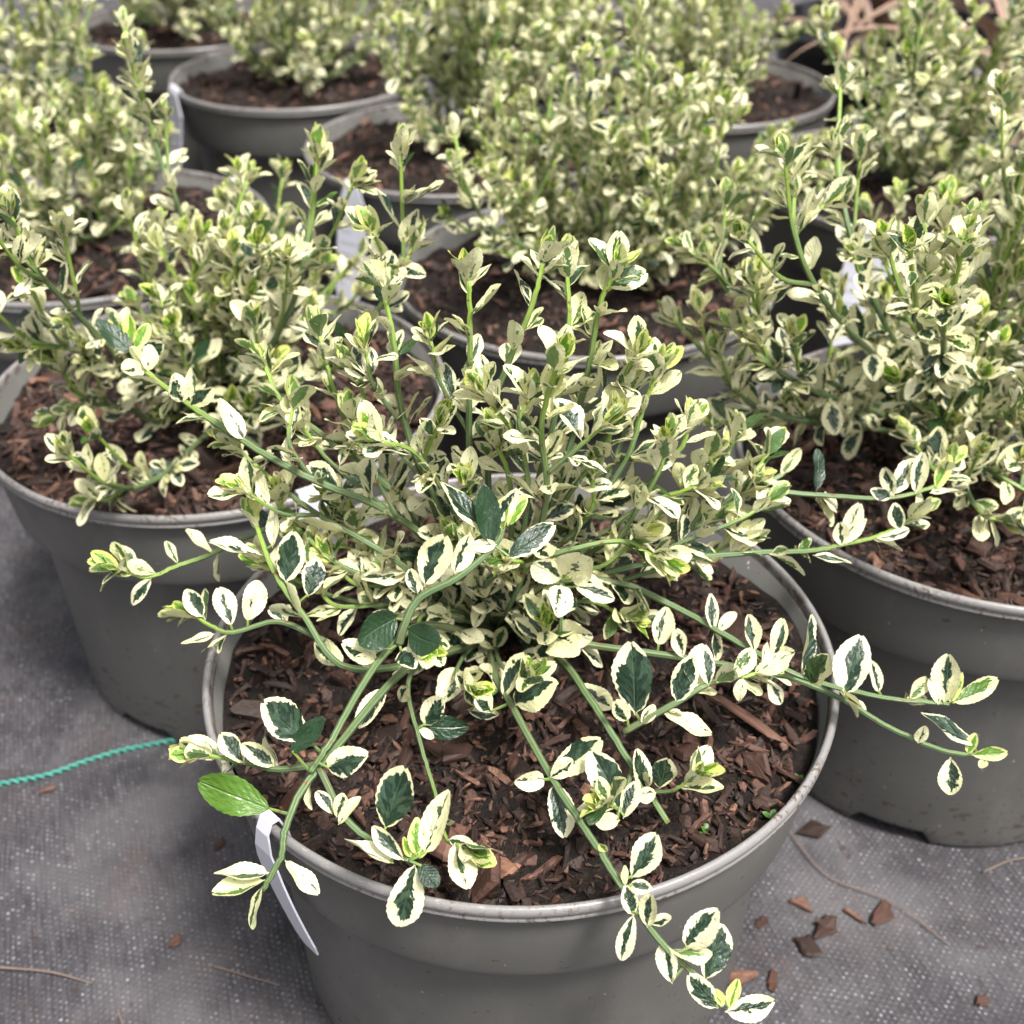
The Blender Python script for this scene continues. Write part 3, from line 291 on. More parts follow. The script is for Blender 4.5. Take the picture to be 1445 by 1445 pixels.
    (15, -0.1165, 0.3636, 0.2632, -0.116, 0.3644, 0.2626, -0.0857, -0.087, 0.9925, 0.5355, -0.8441, -0.0278, 0.0115, 0.0086, 0.5, 0),
    (15, -0.1141, 0.3616, 0.2626, -0.1141, 0.3627, 0.2623, 0.7874, -0.103, 0.6077, -0.1413, -0.9899, 0.0152, 0.0111, 0.007, 0.6, 0),
]
EXTRA_SHOOTS = {
    'P7': [
        [(-0.2053, 0.6586, 0.1900), (-0.1646, 0.5631, 0.2500), (-0.1674, 0.5594, 0.2800), (-0.1749, 0.5717, 0.3100), (-0.1878, 0.6050, 0.3350)],
    ],
    'L': [
        [(-0.1679, 0.5228, 0.1500), (-0.1270, 0.4868, 0.2000), (-0.0953, 0.4668, 0.2500), (-0.0857, 0.4727, 0.2800), (-0.0809, 0.4898, 0.3100)],
        [(-0.1731, 0.5204, 0.1600), (-0.1723, 0.4698, 0.2200), (-0.1784, 0.4370, 0.2650), (-0.1833, 0.4216, 0.2900), (-0.1927, 0.4227, 0.3000)],
        [(-0.1642, 0.5228, 0.1500), (-0.1260, 0.4841, 0.1900), (-0.0728, 0.4404, 0.2400), (-0.0467, 0.4346, 0.2750), (-0.0381, 0.4418, 0.2900)],
        [(-0.1732, 0.5298, 0.1500), (-0.1805, 0.4928, 0.2000), (-0.1935, 0.4673, 0.2300), (-0.2066, 0.4523, 0.2400)],
        [(-0.1663, 0.5158, 0.1500), (-0.1583, 0.4542, 0.1750), (-0.1667, 0.4290, 0.1820), (-0.1790, 0.4300, 0.1850)],
        [(-0.1708, 0.5227, 0.1500), (-0.1817, 0.4969, 0.1800), (-0.1947, 0.4723, 0.2000), (-0.2063, 0.4624, 0.2000)],
    ],
    'R': [
        [(0.2287, 0.5433, 0.1500), (0.1778, 0.4825, 0.2200), (0.1482, 0.4708, 0.2700), (0.1406, 0.4905, 0.3000), (0.1451, 0.5253, 0.3250)],
        [(0.2277, 0.5396, 0.1500), (0.1775, 0.4738, 0.2100), (0.1363, 0.4403, 0.2550), (0.1125, 0.4308, 0.2900), (0.1134, 0.4576, 0.3100)],
        [(0.2285, 0.5359, 0.1500), (0.1785, 0.4380, 0.2300), (0.1532, 0.4005, 0.2750), (0.1344, 0.3715, 0.3150)],
        [(0.2189, 0.5286, 0.1500), (0.1557, 0.4626, 0.1900), (0.1081, 0.4472, 0.2100), (0.0897, 0.4615, 0.2250), (0.0739, 0.4830, 0.2350)],
        [(0.2247, 0.5359, 0.1500), (0.1625, 0.4714, 0.2000), (0.1123, 0.4499, 0.2400), (0.0943, 0.4666, 0.2600), (0.0767, 0.4807, 0.2700)],
        [(0.2199, 0.5322, 0.1500), (0.1439, 0.4540, 0.2100), (0.1074, 0.4309, 0.2400), (0.0949, 0.4431, 0.2500)],
        [(0.2199, 0.5322, 0.1500), (0.1653, 0.4755, 0.1900), (0.1197, 0.4519, 0.2000), (0.0925, 0.4432, 0.2050)],
        [(0.2264, 0.5287, 0.1500), (0.2013, 0.4530, 0.1850), (0.1906, 0.4057, 0.1940), (0.1898, 0.3852, 0.1960), (0.1961, 0.3818, 0.1950)],
        [(0.2264, 0.5287, 0.1500), (0.1984, 0.4463, 0.1900), (0.2035, 0.4060, 0.2000), (0.2278, 0.3940, 0.1900)],
        [(0.2292, 0.5359, 0.1500), (0.1677, 0.4065, 0.2600), (0.1507, 0.3711, 0.2950)],
        [(0.2240, 0.5159, 0.1600), (0.2046, 0.4367, 0.2100), (0.2086, 0.4203, 0.2200)],
    ],
    'M': [
        [(0.0538, 0.7224, 0.1500), (0.0272, 0.6527, 0.1900), (-0.0101, 0.6194, 0.2250), (-0.0223, 0.5889, 0.2600), (-0.0280, 0.6059, 0.2800)],
        [(0.0491, 0.7223, 0.1500), (0.0146, 0.6525, 0.1900), (-0.0106, 0.6493, 0.2000)],
    ],
    'P10': [
        [(0.3081, 0.8850, 0.1500), (0.2679, 0.7869, 0.2200), (0.2285, 0.6811, 0.2900), (0.2240, 0.6738, 0.3200)],
        [(0.3065, 0.8850, 0.1500), (0.2477, 0.8013, 0.2200), (0.2118, 0.7727, 0.2650), (0.2015, 0.7997, 0.2800)],
    ],
}

RIM_Z = 0.170
POTS = {
    'F': (0.0027, 0.3378), 'L': (-0.1544, 0.5428), 'R': (0.2283, 0.4730), 'M': (0.0464, 0.6890),
    'P7': (-0.2843, 0.7632), 'P4': (-0.0432, 0.9365), 'P10': (0.300, 0.850), 'P9': (0.1737, 1.0893),
    'P5': (-0.1979, 1.1446), 'P11': (-0.430, 1.010), 'P6': (-0.350, 1.345), 'P12': (0.020, 1.315),
}

# ------------------------------------------------------------------ material helpers
class NT:
    def __init__(self, name):
        self.m = bpy.data.materials.new(name)
        self.m.use_nodes = True
        self.t = self.m.node_tree
        self.t.nodes.clear()
        self.out = self.t.nodes.new("ShaderNodeOutputMaterial")
    def n(self, typ, **kw):
        nd = self.t.nodes.new(typ)
        for k, v in kw.items():
            setattr(nd, k, v)
        return nd
    def put(self, sock, v):
        if isinstance(v, bpy.types.NodeSocket):
            self.t.links.new(v, sock)
        elif v is not None:
            sock.default_value = v
    def math(self, op, a, b=None, c=None, clamp=False):
        nd = self.n("ShaderNodeMath", operation=op, use_clamp=clamp)
        self.put(nd.inputs[0], a)
        self.put(nd.inputs[1], b)
        self.put(nd.inputs[2], c)
        return nd.outputs[0]
    def mix(self, f, a, b):
        nd = self.n("ShaderNodeMix", data_type='RGBA')
        self.put(nd.inputs[0], f)
        self.put(nd.inputs[6], a if not isinstance(a, tuple) else (*a, 1))
        self.put(nd.inputs[7], b if not isinstance(b, tuple) else (*b, 1))
        return nd.outputs[2]
    def step(self, v, lo, hi):
        nd = self.n("ShaderNodeMapRange", interpolation_type='SMOOTHSTEP')
        self.put(nd.inputs[0], v)
        self.put(nd.inputs[1], lo)
        self.put(nd.inputs[2], hi)
        return nd.outputs[0]
    def noise(self, vec, scale, detail=3, rough=.55, w=None):
        nd = self.n("ShaderNodeTexNoise", noise_dimensions='4D' if w is not None else '3D')
        self.put(nd.inputs['Vector'], vec)
        if w is not None:
            self.put(nd.inputs['W'], w)
        self.put(nd.inputs['Scale'], scale)
        self.put(nd.inputs['Detail'], detail)
        self.put(nd.inputs['Roughness'], rough)
        return nd.outputs[0]
    def comb(self, x, y, z=0.0):
        nd = self.n("ShaderNodeCombineXYZ")
        self.put(nd.inputs[0], x); self.put(nd.inputs[1], y); self.put(nd.inputs[2], z)
        return nd.outputs[0]
    def sep(self, v):
        nd = self.n("ShaderNodeSeparateXYZ")
        self.put(nd.inputs[0], v)
        return nd.outputs
    def bump(self, h, strength=.5, dist=.001):
        nd = self.n("ShaderNodeBump")
        nd.inputs['Strength'].default_value = strength
        nd.inputs['Distance'].default_value = dist
        self.put(nd.inputs['Height'], h)
        return nd.outputs[0]
    def bsdf(self, color, rough, normal=None, spec=.5, sub=None):
        nd = self.n("ShaderNodeBsdfPrincipled")
        self.put(nd.inputs['Base Color'], color if not isinstance(color, tuple) else (*color, 1))
        self.put(nd.inputs['Roughness'], rough)
        self.put(nd.inputs['Specular IOR Level'], spec)
        self.put(nd.inputs['Normal'], normal)
        return nd.outputs[0]
    def done(self, sh):
        self.t.links.new(sh, self.out.inputs[0])
        return self.m

def leaf_material(name, from_object):
    k = NT(name)
    if from_object:
        dat = k.n("ShaderNodeObjectInfo").outputs['Color']
    else:
        dat = k.n("ShaderNodeAttribute", attribute_name='ldat').outputs['Color']
    sp = k.n("ShaderNodeSeparateColor"); k.put(sp.inputs[0], dat)
    seed, green, young = sp.outputs[0], sp.outputs[1], sp.outputs[2]
    uvx, uvy, _ = k.sep(k.n("ShaderNodeUVMap", uv_map='luv').outputs[0])
    u = k.math('MULTIPLY', k.math('SUBTRACT', uvx, .5), 2.0)
    au = k.math('ABSOLUTE', u)
    v = uvy
    w = k.math('MULTIPLY', seed, 91.0)
    s = k.math('SUBTRACT', v, k.math('MULTIPLY', au, .30))
    side = k.math('SIGN', u)
    n1 = k.noise(k.comb(k.math('MULTIPLY', u, .8), k.math('MULTIPLY', v, 1.7)), 1.5, 3, .6, w)
    jag = k.noise(k.comb(k.math('MULTIPLY', s, 9.0), k.math('MULTIPLY', side, 3.0)), 1.0, 2, .6, w)
    prof = k.math('SUBTRACT', 1.0, k.math('POWER', k.math('ABSOLUTE', k.math('MULTIPLY', k.math('SUBTRACT', v, .46), 2.0)), 2.6))
    hw = k.math('MULTIPLY', k.math('SUBTRACT', k.math('MULTIPLY', green, 1.45), .22), k.math('ADD', k.math('MULTIPLY', prof, .9), .1))
    m = k.math('ADD', hw, k.math('MULTIPLY', k.math('SUBTRACT', n1, .5), 1.7))
    m = k.math('ADD', m, k.math('MULTIPLY', k.math('SUBTRACT', jag, .5), .75))
    off = k.math('MULTIPLY', k.math('SUBTRACT', k.math('FRACT', k.math('MULTIPLY', seed, 17.7)), .5), .75)
    m = k.math('SUBTRACT', m, k.math('ABSOLUTE', k.math('SUBTRACT', u, off)))
    spl = k.noise(k.comb(k.math('MULTIPLY', u, 1.2), k.math('MULTIPLY', v, 2.6)), 2.6, 2, .5, k.math('ADD', w, 71.0))
    m = k.math('MAXIMUM', m, k.math('SUBTRACT', k.math('SUBTRACT', spl, .66), k.math('MULTIPLY', au, .06)))
    full = k.step(green, .92, 1.0)
    mask = k.math('MAXIMUM', k.step(m, 0.0, .07), full)
    n2 = k.noise(k.comb(k.math('MULTIPLY', u, 1.1), k.math('MULTIPLY', s, 4.0)), 1.6, 2, .5, k.math('ADD', w, 13.0))
    grey = k.step(n2, .50, .56)
    g_old = k.mix(k.math('MULTIPLY', grey, .75), (.009, .030, .015), (.052, .098, .058))
    g_old = k.mix(k.step(green, 1.02, 1.12), g_old, (.020, .055, .022))
    g_yng = k.mix(n2, (.10, .25, .012), (.22, .42, .03))
    gcol = k.mix(k.math('MULTIPLY', young, 1.25, clamp=True), g_old, g_yng)
    c_old = k.mix(n1, (.86, .822, .50), (.91, .882, .63))
    c_old = k.mix(k.math('MULTIPLY', k.step(k.math('FRACT', k.math('MULTIPLY', seed, 7.3)), .55, 1.0), .55), c_old, (.80, .77, .38))
    c_yng = k.mix(n2, (.58, .64, .10), (.72, .74, .24))
    ccol = k.mix(young, c_old, c_yng)
    # fine lateral veins: a shade darker on the cream, paler on the green
    vein = k.math('POWER', k.math('ABSOLUTE', k.math('SINE', k.math('MULTIPLY', s, 25.0))), 14.0)
    mid = k.step(au, .10, .0)
    ccol = k.mix(k.math('MULTIPLY', vein, .05), ccol, (.52, .55, .30))
    gcol = k.mix(k.math('MULTIPLY', k.math('MAXIMUM', mid, k.math('MULTIPLY', vein, .25)), .24), gcol, (.12, .20, .08))
    halo = k.math('MULTIPLY', k.math('MULTIPLY', k.step(m, -.20, -.01), k.step(n2, .48, .56)), .42)
    ccol2 = k.mix(halo, ccol, k.mix(young, (.34, .42, .26), (.38, .52, .10)))
    col = k.mix(mask, ccol2, gcol)
    # a few scorched margins
    br = k.math('MULTIPLY', k.step(k.noise(k.comb(u, v), 2.2, 3, .6, k.math('ADD', w, 40.0)), .70, .74), k.step(au, .55, .8))
    col = k.mix(k.math('MULTIPLY', br, .75), col, (.30, .13, .05))
    back = k.n("ShaderNodeNewGeometry").outputs['Backfacing']
    pale = k.mix(mask, k.mix(.5, ccol, (.66, .66, .42)), k.mix(.65, gcol, (.17, .30, .10)))
    col = k.mix(back, col, pale)
    hgt = k.math('ADD', k.math('MULTIPLY', mid, -.7), k.math('MULTIPLY', k.math('SINE', k.math('MULTIPLY', s, 44.0)), .09))
    hgt = k.math('ADD', hgt, k.math('MULTIPLY', k.noise(k.comb(u, k.math('MULTIPLY', v, 2.0)), 4.0, 4, .6, w), 1.3))
    nor = k.bump(hgt, .60, .0008)
    rough = k.math('ADD', k.math('MULTIPLY', mask, -.20), .44)
    sh = k.bsdf(col, rough, nor, k.math('ADD', k.math('MULTIPLY', mask, .35), .5))
    tr = k.n("ShaderNodeBsdfTranslucent"); k.put(tr.inputs[0], col); k.put(tr.inputs['Normal'], nor)
    mx = k.n("ShaderNodeMixShader"); mx.inputs[0].default_value = .24
    k.t.links.new(sh, mx.inputs[1]); k.t.links.new(tr.outputs[0], mx.inputs[2])
    return k.done(mx.outputs[0])

def stem_material():
    k = NT("green_stem")
    a = k.n("ShaderNodeAttribute", attribute_name='ty')
    t, ang, _ = k.sep(a.outputs['Vector'])
    pos = k.n("ShaderNodeTexCoord").outputs['Object']
    nz = k.noise(pos, 160, 3)
    old = k.mix(nz, (.075, .130, .055), (.125, .190, .085))
    yng = k.mix(nz, (.20, .34, .040), (.30, .42, .06))
    col = k.mix(k.step(t, .45, 1.0), old, yng)
    rid = k.math('SINE', k.math('MULTIPLY', ang, 31.4))
    col = k.mix(k.math('MULTIPLY', k.step(rid, .3, .9), .40), col, (.25, .34, .13))
    col = k.mix(k.math('MULTIPLY', k.step(t, .30, .0), .55), col, (.105, .105, .050))
    col = k.mix(k.step(k.noise(pos, 330, 2), .64, .70), col, (.17, .085, .035))
    return k.done(k.bsdf(col, .48, k.bump(rid, .5, .0002)))

def pot_material():
    k = NT("taupe_pot_plastic")
    tc = k.n("ShaderNodeTexCoord").outputs['Object']
    ri = k.n("ShaderNodeObjectInfo").outputs['Random']
    x, y, z = k.sep(tc)
    p = k.comb(k.math('ADD', x, k.math('MULTIPLY', ri, 3.0)), y, z)
    base = k.mix(k.noise(p, 9, 3), (.084, .082, .077), (.108, .106, .099))
    # wiped water marks and dust
    dust = k.math('MULTIPLY', k.step(k.noise(k.comb(x, y, k.math('MULTIPLY', z, .6)), 26, 6, .7), .46, .76), .42)
    base = k.mix(dust, base, (.17, .162, .150))
    # soil splashes: more of them low on the pot
    low = k.math('MULTIPLY', k.step(z, .080, .0), .090)
    sp1 = k.step(k.math('ADD', k.noise(k.comb(k.math('ADD', x, k.math('MULTIPLY', ri, 3.0)), y, k.math('MULTIPLY', z, 2.1)), 85, 3, .55), low), .70, .735)
    sp2 = k.step(k.math('ADD', k.noise(p, 330, 2, .5), low), .715, .745)
    sp = k.math('MULTIPLY', k.math('MAXIMUM', sp1, sp2), .75)
    col = k.mix(sp, base, (.060, .038, .026))
    lt = k.step(k.noise(p, 420, 1), .79, .81)
    col = k.mix(lt, col, (.45, .44, .42))
    hgt = k.math('ADD', k.noise(p, 900, 2), k.math('MULTIPLY', sp, 1.2))
    return k.done(k.bsdf(col, k.math('ADD', k.math('MULTIPLY', sp, .35), .42), k.bump(hgt, .18, .0004), .45))

def rim_material():
    k = NT("taupe_rim_plastic")
    tc = k.n("ShaderNodeTexCoord").outputs['Object']
    x, y, z = k.sep(tc)
    base = k.mix(k.noise(tc, 14, 3), (.195, .187, .184), (.245, .235, .231))
    scr = k.step(k.noise(k.comb(x, y, k.math('MULTIPLY', z, 4.0)), 260, 4, .7), .60, .70)
    base = k.mix(k.math('MULTIPLY', scr, .55), base, (.46, .44, .42))
    patch = k.math('MAXIMUM', k.step(k.noise(tc, 26, 3, .6), .42, .62), k.math('MULTIPLY', k.step(k.noise(tc, 40, 3, .6), .40, .55), k.step(z, .1665, .1640)))
    dirt = k.math('MULTIPLY', k.step(k.noise(tc, 480, 4, .6), .53, .60), patch)
    fine = k.step(k.noise(tc, 750, 2), .76, .80)
    lip = k.math('MULTIPLY', k.step(k.noise(tc, 150, 5, .7), .47, .58), k.step(k.math('ABSOLUTE', k.math('SUBTRACT', k.math('SQRT', k.math('ADD', k.math('MULTIPLY', x, x), k.math('MULTIPLY', y, y))), .1168)), .0012, .0))
    col = k.mix(k.math('MULTIPLY', k.math('MAXIMUM', k.math('MAXIMUM', dirt, lip), fine), .85), base, (.085, .055, .040))
    return k.done(k.bsdf(col, k.math('ADD', k.math('MULTIPLY', dirt, .4), .30), k.bump(k.noise(tc, 420, 4), .35, .0005), .5))

def bark_material(name, from_object):
    k = NT(name)
    tc = k.n("ShaderNodeTexCoord").outputs['Object']
    if from_object:
        r = k.n("ShaderNodeObjectInfo").outputs['Random']
        x, y, z = k.sep(tc)
        vec = k.comb(k.math('MULTIPLY', x, .22), y, k.math('ADD', z, r))
    else:
        r = k.n("ShaderNodeAttribute", attribute_name='cdat').outputs['Fac']
        vec = tc
    nz = k.noise(vec, 420 if not from_object else 6.0, 5, .65)
    ramp = k.n("ShaderNodeValToRGB")
    e = ramp.color_ramp.elements
    e[0].position = 0; e[0].color = (.022, .012, .009, 1)
    e[1].position = 1; e[1].color = (.225, .115, .072, 1)
    for pos, c in ((.3, (.048, .023, .016)), (.6, (.095, .043, .029)), (.85, (.170, .086, .060))):
        el = e.new(pos); el.color = (*c, 1)
    k.put(ramp.inputs[0], k.math('POWER', r, 1.4))
    col = k.mix(k.math('MULTIPLY', k.step(nz, .42, .62), .65), ramp.outputs[0], (.030, .017, .013))
    col = k.mix(k.math('MULTIPLY', k.step(nz, .60, .78), .5), col, (.22, .135, .095))
    return k.done(k.bsdf(col, .62, k.bump(nz, .8, .0008), .4))

def compost_material():
    k = NT("dark_bark_compost")
    tc = k.n("ShaderNodeTexCoord").outputs['Object']
    n1 = k.noise(tc, 300, 5, .7)
    n2 = k.noise(tc, 1100, 3, .6)
    col = k.mix(k.step(n1, .35, .68), (.0035, .0025, .002), (.032, .018, .013))
    col = k.mix(k.math('MULTIPLY', k.step(n2, .62, .75), .6), col, (.12, .070, .050))
    col = k.mix(k.math('MULTIPLY', k.step(k.noise(tc, 60, 4), .66, .74), .4), col, (.05, .075, .02))
    return k.done(k.bsdf(col, .7, k.bump(k.math('ADD', n1, n2), 1.0, .003), .4))

def fabric_material():
    k = NT("woven_ground_fabric")
    tc = k.n("ShaderNodeTexCoord").outputs['Object']
    a = R(19.0)
    x, y, z = k.sep(tc)
    wx = k.math('ADD', k.math('MULTIPLY', k.noise(tc, 14, 2), .006), k.math('MULTIPLY', k.noise(tc, 260, 2), .0011))
    wy = k.math('ADD', k.math('MULTIPLY', k.noise(k.comb(y, x, 3.0), 14, 2), .006), k.math('MULTIPLY', k.noise(k.comb(y, x, 3.0), 260, 2), .0011))
    xr = k.math('ADD', k.math('ADD', k.math('MULTIPLY', x, math.cos(a)), k.math('MULTIPLY', y, math.sin(a))), wx)
    yr = k.math('ADD', k.math('SUBTRACT', k.math('MULTIPLY', y, math.cos(a)), k.math('MULTIPLY', x, math.sin(a))), wy)
    cxx, cyy = k.math('DIVIDE', xr, .0024), k.math('DIVIDE', yr, .0030)
    # plain weave of narrow tapes: crossings lie in a staggered grid, each a little different
    cyy2 = k.math('ADD', cyy, k.math('MULTIPLY', k.math('MODULO', k.math('FLOOR', cxx), 2.0), .5))
    wn_ = k.n("ShaderNodeTexWhiteNoise", noise_dimensions='2D')
    k.put(wn_.inputs['Vector'], k.comb(k.math('FLOOR', cxx), k.math('FLOOR', cyy2)))
    cell = wn_.outputs['Value']
    fx = k.math('SUBTRACT', k.math('FRACT', cxx), .5)
    fy = k.math('SUBTRACT', k.math('FRACT', cyy2), .5)
    rad = k.math('SQRT', k.math('ADD', k.math('MULTIPLY', fx, fx), k.math('MULTIPLY', k.math('MULTIPLY', fy, fy), 1.6)))
    knot = k.step(rad, .42, .10)
    streak = k.noise(k.comb(k.math('MULTIPLY', xr, 900.0), k.math('MULTIPLY', yr, 70.0)), 1.0, 2, .5)
    big = k.noise(tc, 9, 4, .6)
    midn = k.noise(tc, 34, 5, .65)
    fine = k.noise(tc, 1000, 3, .6)
    fine2 = k.noise(tc, 200, 3, .6)
    col = k.mix(k.step(streak, .38, .62), (.032, .030, .034), (.062, .059, .066))
    col = k.mix(k.math('MULTIPLY', knot, k.math('MULTIPLY', cell, .95)), col, (.135, .129, .140))
    spark = k.math('MULTIPLY', k.math('MULTIPLY', knot, k.step(cell, .45, .95)), k.math('MULTIPLY', k.step(fine2, .40, .66), k.step(k.noise(tc, 26, 4, .6), .36, .60)))
    col = k.mix(k.math('MULTIPLY', spark, .75), col, (.42, .405, .43))  # sparkle of the plastic tapes, put into the colour as pale dots
    col = k.mix(k.math('MULTIPLY', k.step(midn, .46, .68), .66), col, (.028, .026, .031))
    col = k.mix(k.math('MULTIPLY', k.step(big, .46, .68), .50), col, (.150, .141, .148))
    col = k.mix(k.math('MULTIPLY', k.step(k.noise(tc, 23, 6, .75), .50, .72), .42), col, (.085, .060, .052))
    col = k.mix(k.math('MULTIPLY', k.step(k.noise(tc, 120, 4, .6), .63, .70), .75), col, (.040, .027, .024))
    hgt = k.math('ADD', k.math('MULTIPLY', knot, k.math('ADD', cell, .3)), k.math('MULTIPLY', fine, 1.2))
    return k.done(k.bsdf(col, k.math('ADD', k.math('MULTIPLY', fine2, .30), .45), k.bump(hgt, .45, .0007), .35))

def plain_material(name, col, rough, var=.25, scale=120, spec=.5):
    k = NT(name)
    tc = k.n("ShaderNodeTexCoord").outputs['Object']
    n = k.noise(tc, scale, 4, .6)
    lo = tuple(c * (1 - var) for c in col); hi = tuple(min(1, c * (1 + var)) for c in col)
    return k.done(k.bsdf(k.mix(n, lo, hi), rough, k.bump(n, .25, .0005), spec))

def strap_material():
    k = NT("strap_leaf_pink_bronze")
    uvx, uvy, _ = k.sep(k.n("ShaderNodeUVMap", uv_map='luv').outputs[0])
    tc = k.n("ShaderNodeTexCoord").outputs['Object']
    n = k.noise(tc, 14, 3)
    col = k.mix(n, (.20, .11, .08), (.29, .18, .135))
    col = k.mix(k.step(k.math('ABSOLUTE', k.math('SUBTRACT', uvx, .5)), .12, .02), col, (.13, .15, .08))
    col = k.mix(k.step(k.math('ABSOLUTE', k.math('SUBTRACT', uvx, .5)), .38, .46), col, (.42, .29, .23))
    return k.done(k.bsdf(col, .45))

MAT = dict(
    leaf=leaf_material("variegated_leaf", True), foliage=leaf_material("variegated_foliage", False),
    stem=stem_material(), pot=pot_material(), rim=rim_material(),
    chip=bark_material("bark_chip", True), chips=bark_material("bark_crumbs", False),
    compost=compost_material(), fabric=fabric_material(),
    teal=plain_material("teal_thread", (.070, .330, .265), .5, .35, 500),
    label=plain_material("white_label_plastic", (.66, .66, .74), .35, .04, 60),
    print_=plain_material("label_print", (.50, .50, .57), .5, .1, 300),
    black=plain_material("black_pot_plastic", (.018, .018, .021), .38, .3, 90),
    twig=plain_material("dry_straw", (.17, .125, .10), .7, .35, 300),
    weed=plain_material("weed_green", (.06, .13, .02), .5, .3, 300),
    strap=strap_material(),
)

# ------------------------------------------------------------------ object helpers
def obj(name, me, mat=None, parent=None, loc=None):
    o = bpy.data.objects.new(name, me)
    COL.objects.link(o)
    if mat is not None and me is not None and not me.materials:
        me.materials.append(mat)
    if parent is not None:
        o.parent = parent
    if loc is not None:
        o.location = loc
    return o

def tag(o, label=None, cat=None, group=None, kind=None):
    if label: o['label'] = label
    if cat: o['category'] = cat
    if group: o['group'] = group
    if kind: o['kind'] = kind
    return o

def thing(name, loc, label, cat, group=None):
    return tag(obj(name, None, loc=loc), label, cat, group)

def mesh(name, V, F, smooth=True):
    me = bpy.data.meshes.new(name)
    me.from_pydata([tuple(v) for v in V], [], F)
    if smooth:
        me.polygons.foreach_set('use_smooth', [True] * len(me.polygons))
    me.update()
    return me

def lathe(name, prof, seg=96, tweak=None):
    V, F = [], []
    for (r, z) in prof:
        for j in range(seg):
            a = 2 * math.pi * j / seg
            p = [r * math.cos(a), r * math.sin(a), z]
            if tweak: tweak(p, a, r, z)
            V.append(p)
    for i in range(len(prof) - 1):
        for j in range(seg):
            k = (j + 1) % seg
            F.append((i * seg + j, i * seg + k, (i + 1) * seg + k, (i + 1) * seg + j))
    return mesh(name, V, F)

def spline(P, n=8):
    P = np.array(P, float)
    if len(P) == 2:
        return P[0] + (P[1] - P[0]) * np.linspace(0, 1, n + 1)[:, None]
    Q = np.vstack([2 * P[0] - P[1], P, 2 * P[-1] - P[-2]])
    out = []
    for i in range(1, len(Q) - 2):
        a, b, c, d = Q[i - 1], Q[i], Q[i + 1], Q[i + 2]
        for t in np.linspace(0, 1, n, endpoint=False):
            out.append(.5 * (2 * b + (c - a) * t + (2 * a - 5 * b + 4 * c - d) * t * t + (3 * b - a - 3 * c + d) * t ** 3))
    out.append(P[-1])
    return np.array(out)

def frames(P):
    T = np.gradient(P, axis=0)
    T /= np.linalg.norm(T, axis=1, keepdims=True) + 1e-12
    ref = np.array([0.31, .2, .93])
    if abs(T[0] @ ref) > .9: ref = np.array([1., .1, 0])
    N = []
    n = ref - T[0] * (ref @ T[0]); n /= np.linalg.norm(n)
    for t in T:
        n = n - t * (n @ t); n /= np.linalg.norm(n) + 1e-12
        N.append(n)
    N = np.array(N)
    return T, N, np.cross(T, N)

class Tubes:
    """Collects tapered tubes; build() makes one mesh of them."""
    def __init__(self):
        self.V, self.F, self.A, self.n = [], [], [], 0
    def add(self, P, r0, r1, sides=6, t0=0., t1=1.):
        P = np.asarray(P, float)
        T, N, B = frames(P)
        m = len(P)
        rr = np.linspace(r0, r1, m)
        ang = np.arange(sides) * 2 * math.pi / sides
        ring = (np.cos(ang)[None, :, None] * N[:, None, :] + np.sin(ang)[None, :, None] * B[:, None, :]) * rr[:, None, None] + P[:, None, :]
        self.V.append(ring.reshape(-1, 3))
        att = np.zeros((m, sides, 3))
        att[:, :, 0] = np.linspace(t0, t1, m)[:, None]
        att[:, :, 1] = (np.arange(sides) / sides)[None, :]
        self.A.append(att.reshape(-1, 3))
        o = self.n
        for i in range(m - 1):
            for j in range(sides):
                k = (j + 1) % sides
                self.F.append((o + i * sides + j, o + i * sides + k, o + (i + 1) * sides + k, o + (i + 1) * sides + j))
        self.F.append(tuple(o + j for j in range(sides))[::-1])
        self.F.append(tuple(o + (m - 1) * sides + j for j in range(sides)))
        self.n += m * sides
    def build(self, name, mat, parent=None, loc=None):
        V = np.vstack(self.V)
        me = mesh(name, V, self.F)
        at = me.attributes.new('ty', 'FLOAT_VECTOR', 'POINT')
        at.data.foreach_set('vector', np.vstack(self.A).ravel())
        return obj(name, me, mat, parent, loc)

# ------------------------------------------------------------------ leaves
def leaf_shape(rs, nv, nu, wav):
    """A unit leaf: length 1 along x, width 1 along y, upper face +z. Returns verts, uvs, faces."""
    bend = rs.uniform(-.40, .60); fold = rs.uniform(.05, .60); twist = rs.uniform(-.7, .7)
    egg = rs.uniform(1.0, 1.45); skew = rs.uniform(-.08, .08); ph = rs.uniform(0, 6.28)
    notch = rs.uniform(0, .05)
    V, U, F = [], [], []
    us = np.linspace(-1, 1, 2 * nu + 1)
    for i in range(nv + 1):
        v = i / nv
        h = .5 * max(0., math.sin(math.pi * min(1, v ** egg))) ** .58
        if v < .10: h = max(.022, h * (v / .10) ** 1.4)
        if i == nv: h = .07
        saw = 1 + (.030 if i % 2 else -.024) * (1 if wav else 0) * (v > .12)
        for u in us:
            y = h * u * (saw if abs(u) > .99 else 1)
            x = v - (notch * v ** 8 * (1 - abs(u)))
            z = -bend * (v - .1) ** 2 * (1 if v > .1 else 0) + fold * abs(y) ** 1.25 + .05 * math.sin(ph + v * 9 + 2 * u) * abs(u) * h * 2
            tw = twist * (v - .2)
            V.append((x, y * math.cos(tw) + skew * math.sin(math.pi * v), z + y * math.sin(tw)))
            U.append(((u + 1) / 2, v))
    w = 2 * nu + 1
    for i in range(nv):
        for j in range(w - 1):
            F.append((i * w + j, (i + 1) * w + j, (i + 1) * w + j + 1, i * w + j + 1))
    return np.array(V), np.array(U), F

